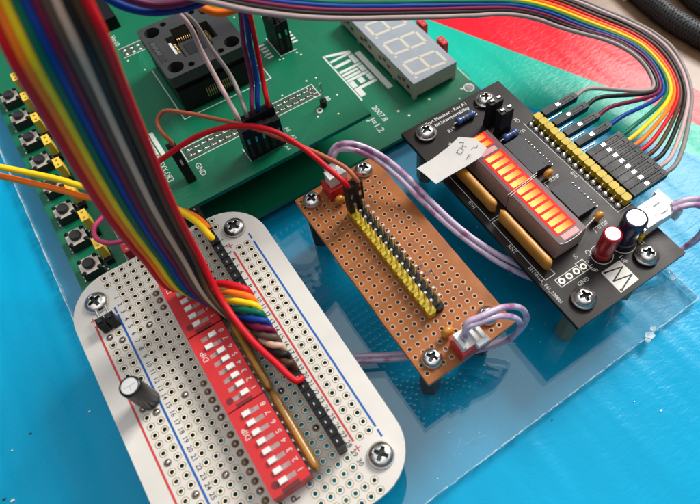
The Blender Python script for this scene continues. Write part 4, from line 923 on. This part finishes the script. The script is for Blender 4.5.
# braided cables on the bare table
def braid(name,pts,r):
    m,n,l=newmat('black_braid'); b=n['Principled BSDF']; b.inputs['Roughness'].default_value=.45; b.inputs['Base Color'].default_value=(.03,.032,.034,1)
    mb=MB(); P=smooth(pts,1.2); mb.tube(P,r,m,20)
    ts=[]
    L=0; acc=[0]
    for a,b_ in zip(P,P[1:]): L+=(b_-a).length; acc.append(L)
    # woven strands
    up=Vector((0,0,1))
    for d in (1,-1):
        for k in range(8):
            S=[];
            for i,p in enumerate(P):
                t_=(P[min(i+1,len(P)-1)]-P[max(i-1,0)]).normalized(); a=(up-t_*up.dot(t_)).normalized(); b2=t_.cross(a)
                q=d*acc[i]*.55+k*PI/4; rr=r+.12+.10*math.sin(acc[i]*4.4+k*PI)
                S.append(p+a*rr*math.cos(q)+b2*rr*math.sin(q))
            mb.tube(S,.48,m,5)
    o=mb.build(name,org=tuple(pts[1])); return o
tag(braid('braided_cable',[(x,y,-22.4) for x,y,_ in cable],3.9),'thick black braided cable lying across the bare table at the top right','cable')
tag(braid('braided_cable',[(x+1,y,-22.6) for x,y,_ in cable2],3.7),'black braided cable barely showing in the very corner at the top right','cable')
# paper tape stuck on the bar display
mb=MB(); base=[(86.6,-19.6,8.2),(94,-18.8,7.9),(101.5,-18.2,8.0),(104.6,-18.0,8.0)]; n=16
L=[Vector((86.0,-19.5,8.9)),Vector((92,-18.9,8.2)),Vector((98,-17.9,7.95)),Vector((103.2,-16.6,8.0)),Vector((106.5,-19.6,7.98))]
R_=[Vector((87.4,-26.9,8.7)),Vector((93,-26.4,8.1)),Vector((98.5,-26.4,7.95)),Vector((104,-26.2,7.98)),Vector((107.4,-24.6,7.98))]
vs=[]
for a,b_ in zip(L,R_):
    for j in range(5): vs.append(a.lerp(b_,j/4)+Vector((0,0,.15*math.sin(j*1.3))))
top_=[v+Vector((0,0,.12)) for v in vs]; fs=[(i*5+j,(i+1)*5+j,(i+1)*5+j+1,i*5+j+1) for i in range(4) for j in range(4)]
mb.add(top_,fs,'tape',True); mb.add(vs,[f[::-1] for f in fs],'tape',True)
tp=thing('paper_tape','torn white tape tab with pencilled letters stuck over the bar display','tape',(97,-22,8)); mb.build('tab',tp)
mb=MB(); zt=8.25
Z=zt+.1
mb.stroke([(99.0,-21.0),(100.9,-20.2),(101.2,-21.6),(99.6,-22.3),(99.0,-21.0)],.17,Z,'pencil')
mb.stroke([(101.3,-20.6),(102.9,-19.3),(101.9,-18.5)],.17,Z,'pencil'); mb.stroke([(101.9,-20.0),(102.6,-21.0)],.12,Z,'pencil')
mb.stroke([(99.9,-24.6),(101.5,-23.7),(101.9,-24.4)],.15,Z,'pencil'); mb.stroke([(100.9,-24.0),(101.2,-24.7)],.13,Z,'pencil')
mb.stroke([(103.2,-22.6),(104.2,-22.3),(104.9,-23.0),(105.6,-22.4)],.13,Z,'pencil'); mb.build('handwriting',tp)
# wire lead looping over the end of the bar display
# crumbs on the mat
mb=MB(); random.seed(9)
for (x,y,r,m) in ((107.7,-106.5,.4,'white_plastic'),(103.4,-100.6,.2,'white_plastic'),(81.2,-91.6,.25,'black_matte'),(-48.1,-13.6,.3,'white_plastic'),(-25.9,-15.4,.4,'white_plastic'),(-51.7,-26.8,.6,'white_plastic'),(-53.7,-25.2,.4,'black_matte'),(-42.4,-11.8,.3,'black_matte'),(226,25,1.2,'white_plastic')):
    z0=-24.78 if x<200 else -26.3
    mb.prism([(x+r*math.cos(i*1.05)*random.uniform(.6,1.5),y+r*.7*math.sin(i*1.05)) for i in range(6)],z0,z0+.3,m)
o=mb.build('crumbs'); tag(o,'tiny white and dark crumbs scattered on the mat','crumbs'); o['kind']='stuff'
# ------------------------------------------------------------------ light, camera, render settings
w=bpy.data.worlds.new('World'); bpy.context.scene.world=w; w.use_nodes=True
wn,wl=w.node_tree.nodes,w.node_tree.links
bg=wn['Background']; bg.inputs[1].default_value=WORLD
tc=wn.new('ShaderNodeTexCoord'); sx=wn.new('ShaderNodeSeparateXYZ'); wl.new(tc.outputs['Generated'],sx.inputs[0])
cr=wn.new('ShaderNodeValToRGB'); e=cr.color_ramp.elements; e[0].position=.45; e[0].color=(.07,.072,.08,1); e[1].position=.97; e[1].color=(1.0,1.0,1.0,1)
x=cr.color_ramp.elements.new(.72); x.color=(.20,.205,.22,1); x=cr.color_ramp.elements.new(.86); x.color=(.62,.63,.65,1)
wl.new(sx.outputs['Z'],cr.inputs[0]); wl.new(cr.outputs[0],bg.inputs[0])
la=bpy.data.lights.new('window_light','AREA'); la.shape='RECTANGLE'; la.size=.42; la.size_y=.42; la.energy=LAMP; la.color=(1,.97,.93)
lo=bpy.data.objects.new('window_light',la); C.objects.link(lo)
tgt=Vector((.06,-.02,.02)); d=Vector((.70,.23,.67)).normalized(); lo.location=tgt+d*1.25; lo.rotation_euler=(-d).to_track_quat('-Z','Y').to_euler()
Rm=[[0.8308726710962746,-0.5551021763812582,-0.03888673555510222],[-0.4958051336461615,-0.7067657656644302,-0.5046379117098556],[0.25264178964584205,0.43857009275777414,-0.8624548683049937]]
cam=bpy.data.cameras.new('camera'); co=bpy.data.objects.new('camera',cam); C.objects.link(co)
ax=Vector(Rm[0]); ay=-Vector(Rm[1]); az=-Vector(Rm[2])
m3=Matrix((ax,ay,az)).transposed().to_4x4(); m3.translation=Vector((23.5609*MM,-105.98996*MM,(145.94779+ZB)*MM)); co.matrix_world=m3
cam.sensor_width=36; cam.lens=605.6316*36/700; cam.shift_x=(350-384.3275)/700; cam.shift_y=(249.3515-252)/700
cam.clip_start=.005; cam.clip_end=10; cam.dof.use_dof=True; cam.dof.focus_distance=.178; cam.dof.aperture_fstop=19
S=bpy.context.scene; S.camera=co; S.render.engine='CYCLES'
S.view_settings.view_transform='Standard'; S.view_settings.look='None'; S.view_settings.exposure=EXPO; S.view_settings.gamma=1
S.cycles.max_bounces=10; S.cycles.transparent_max_bounces=16
S.render.resolution_x=1024; S.render.resolution_y=737
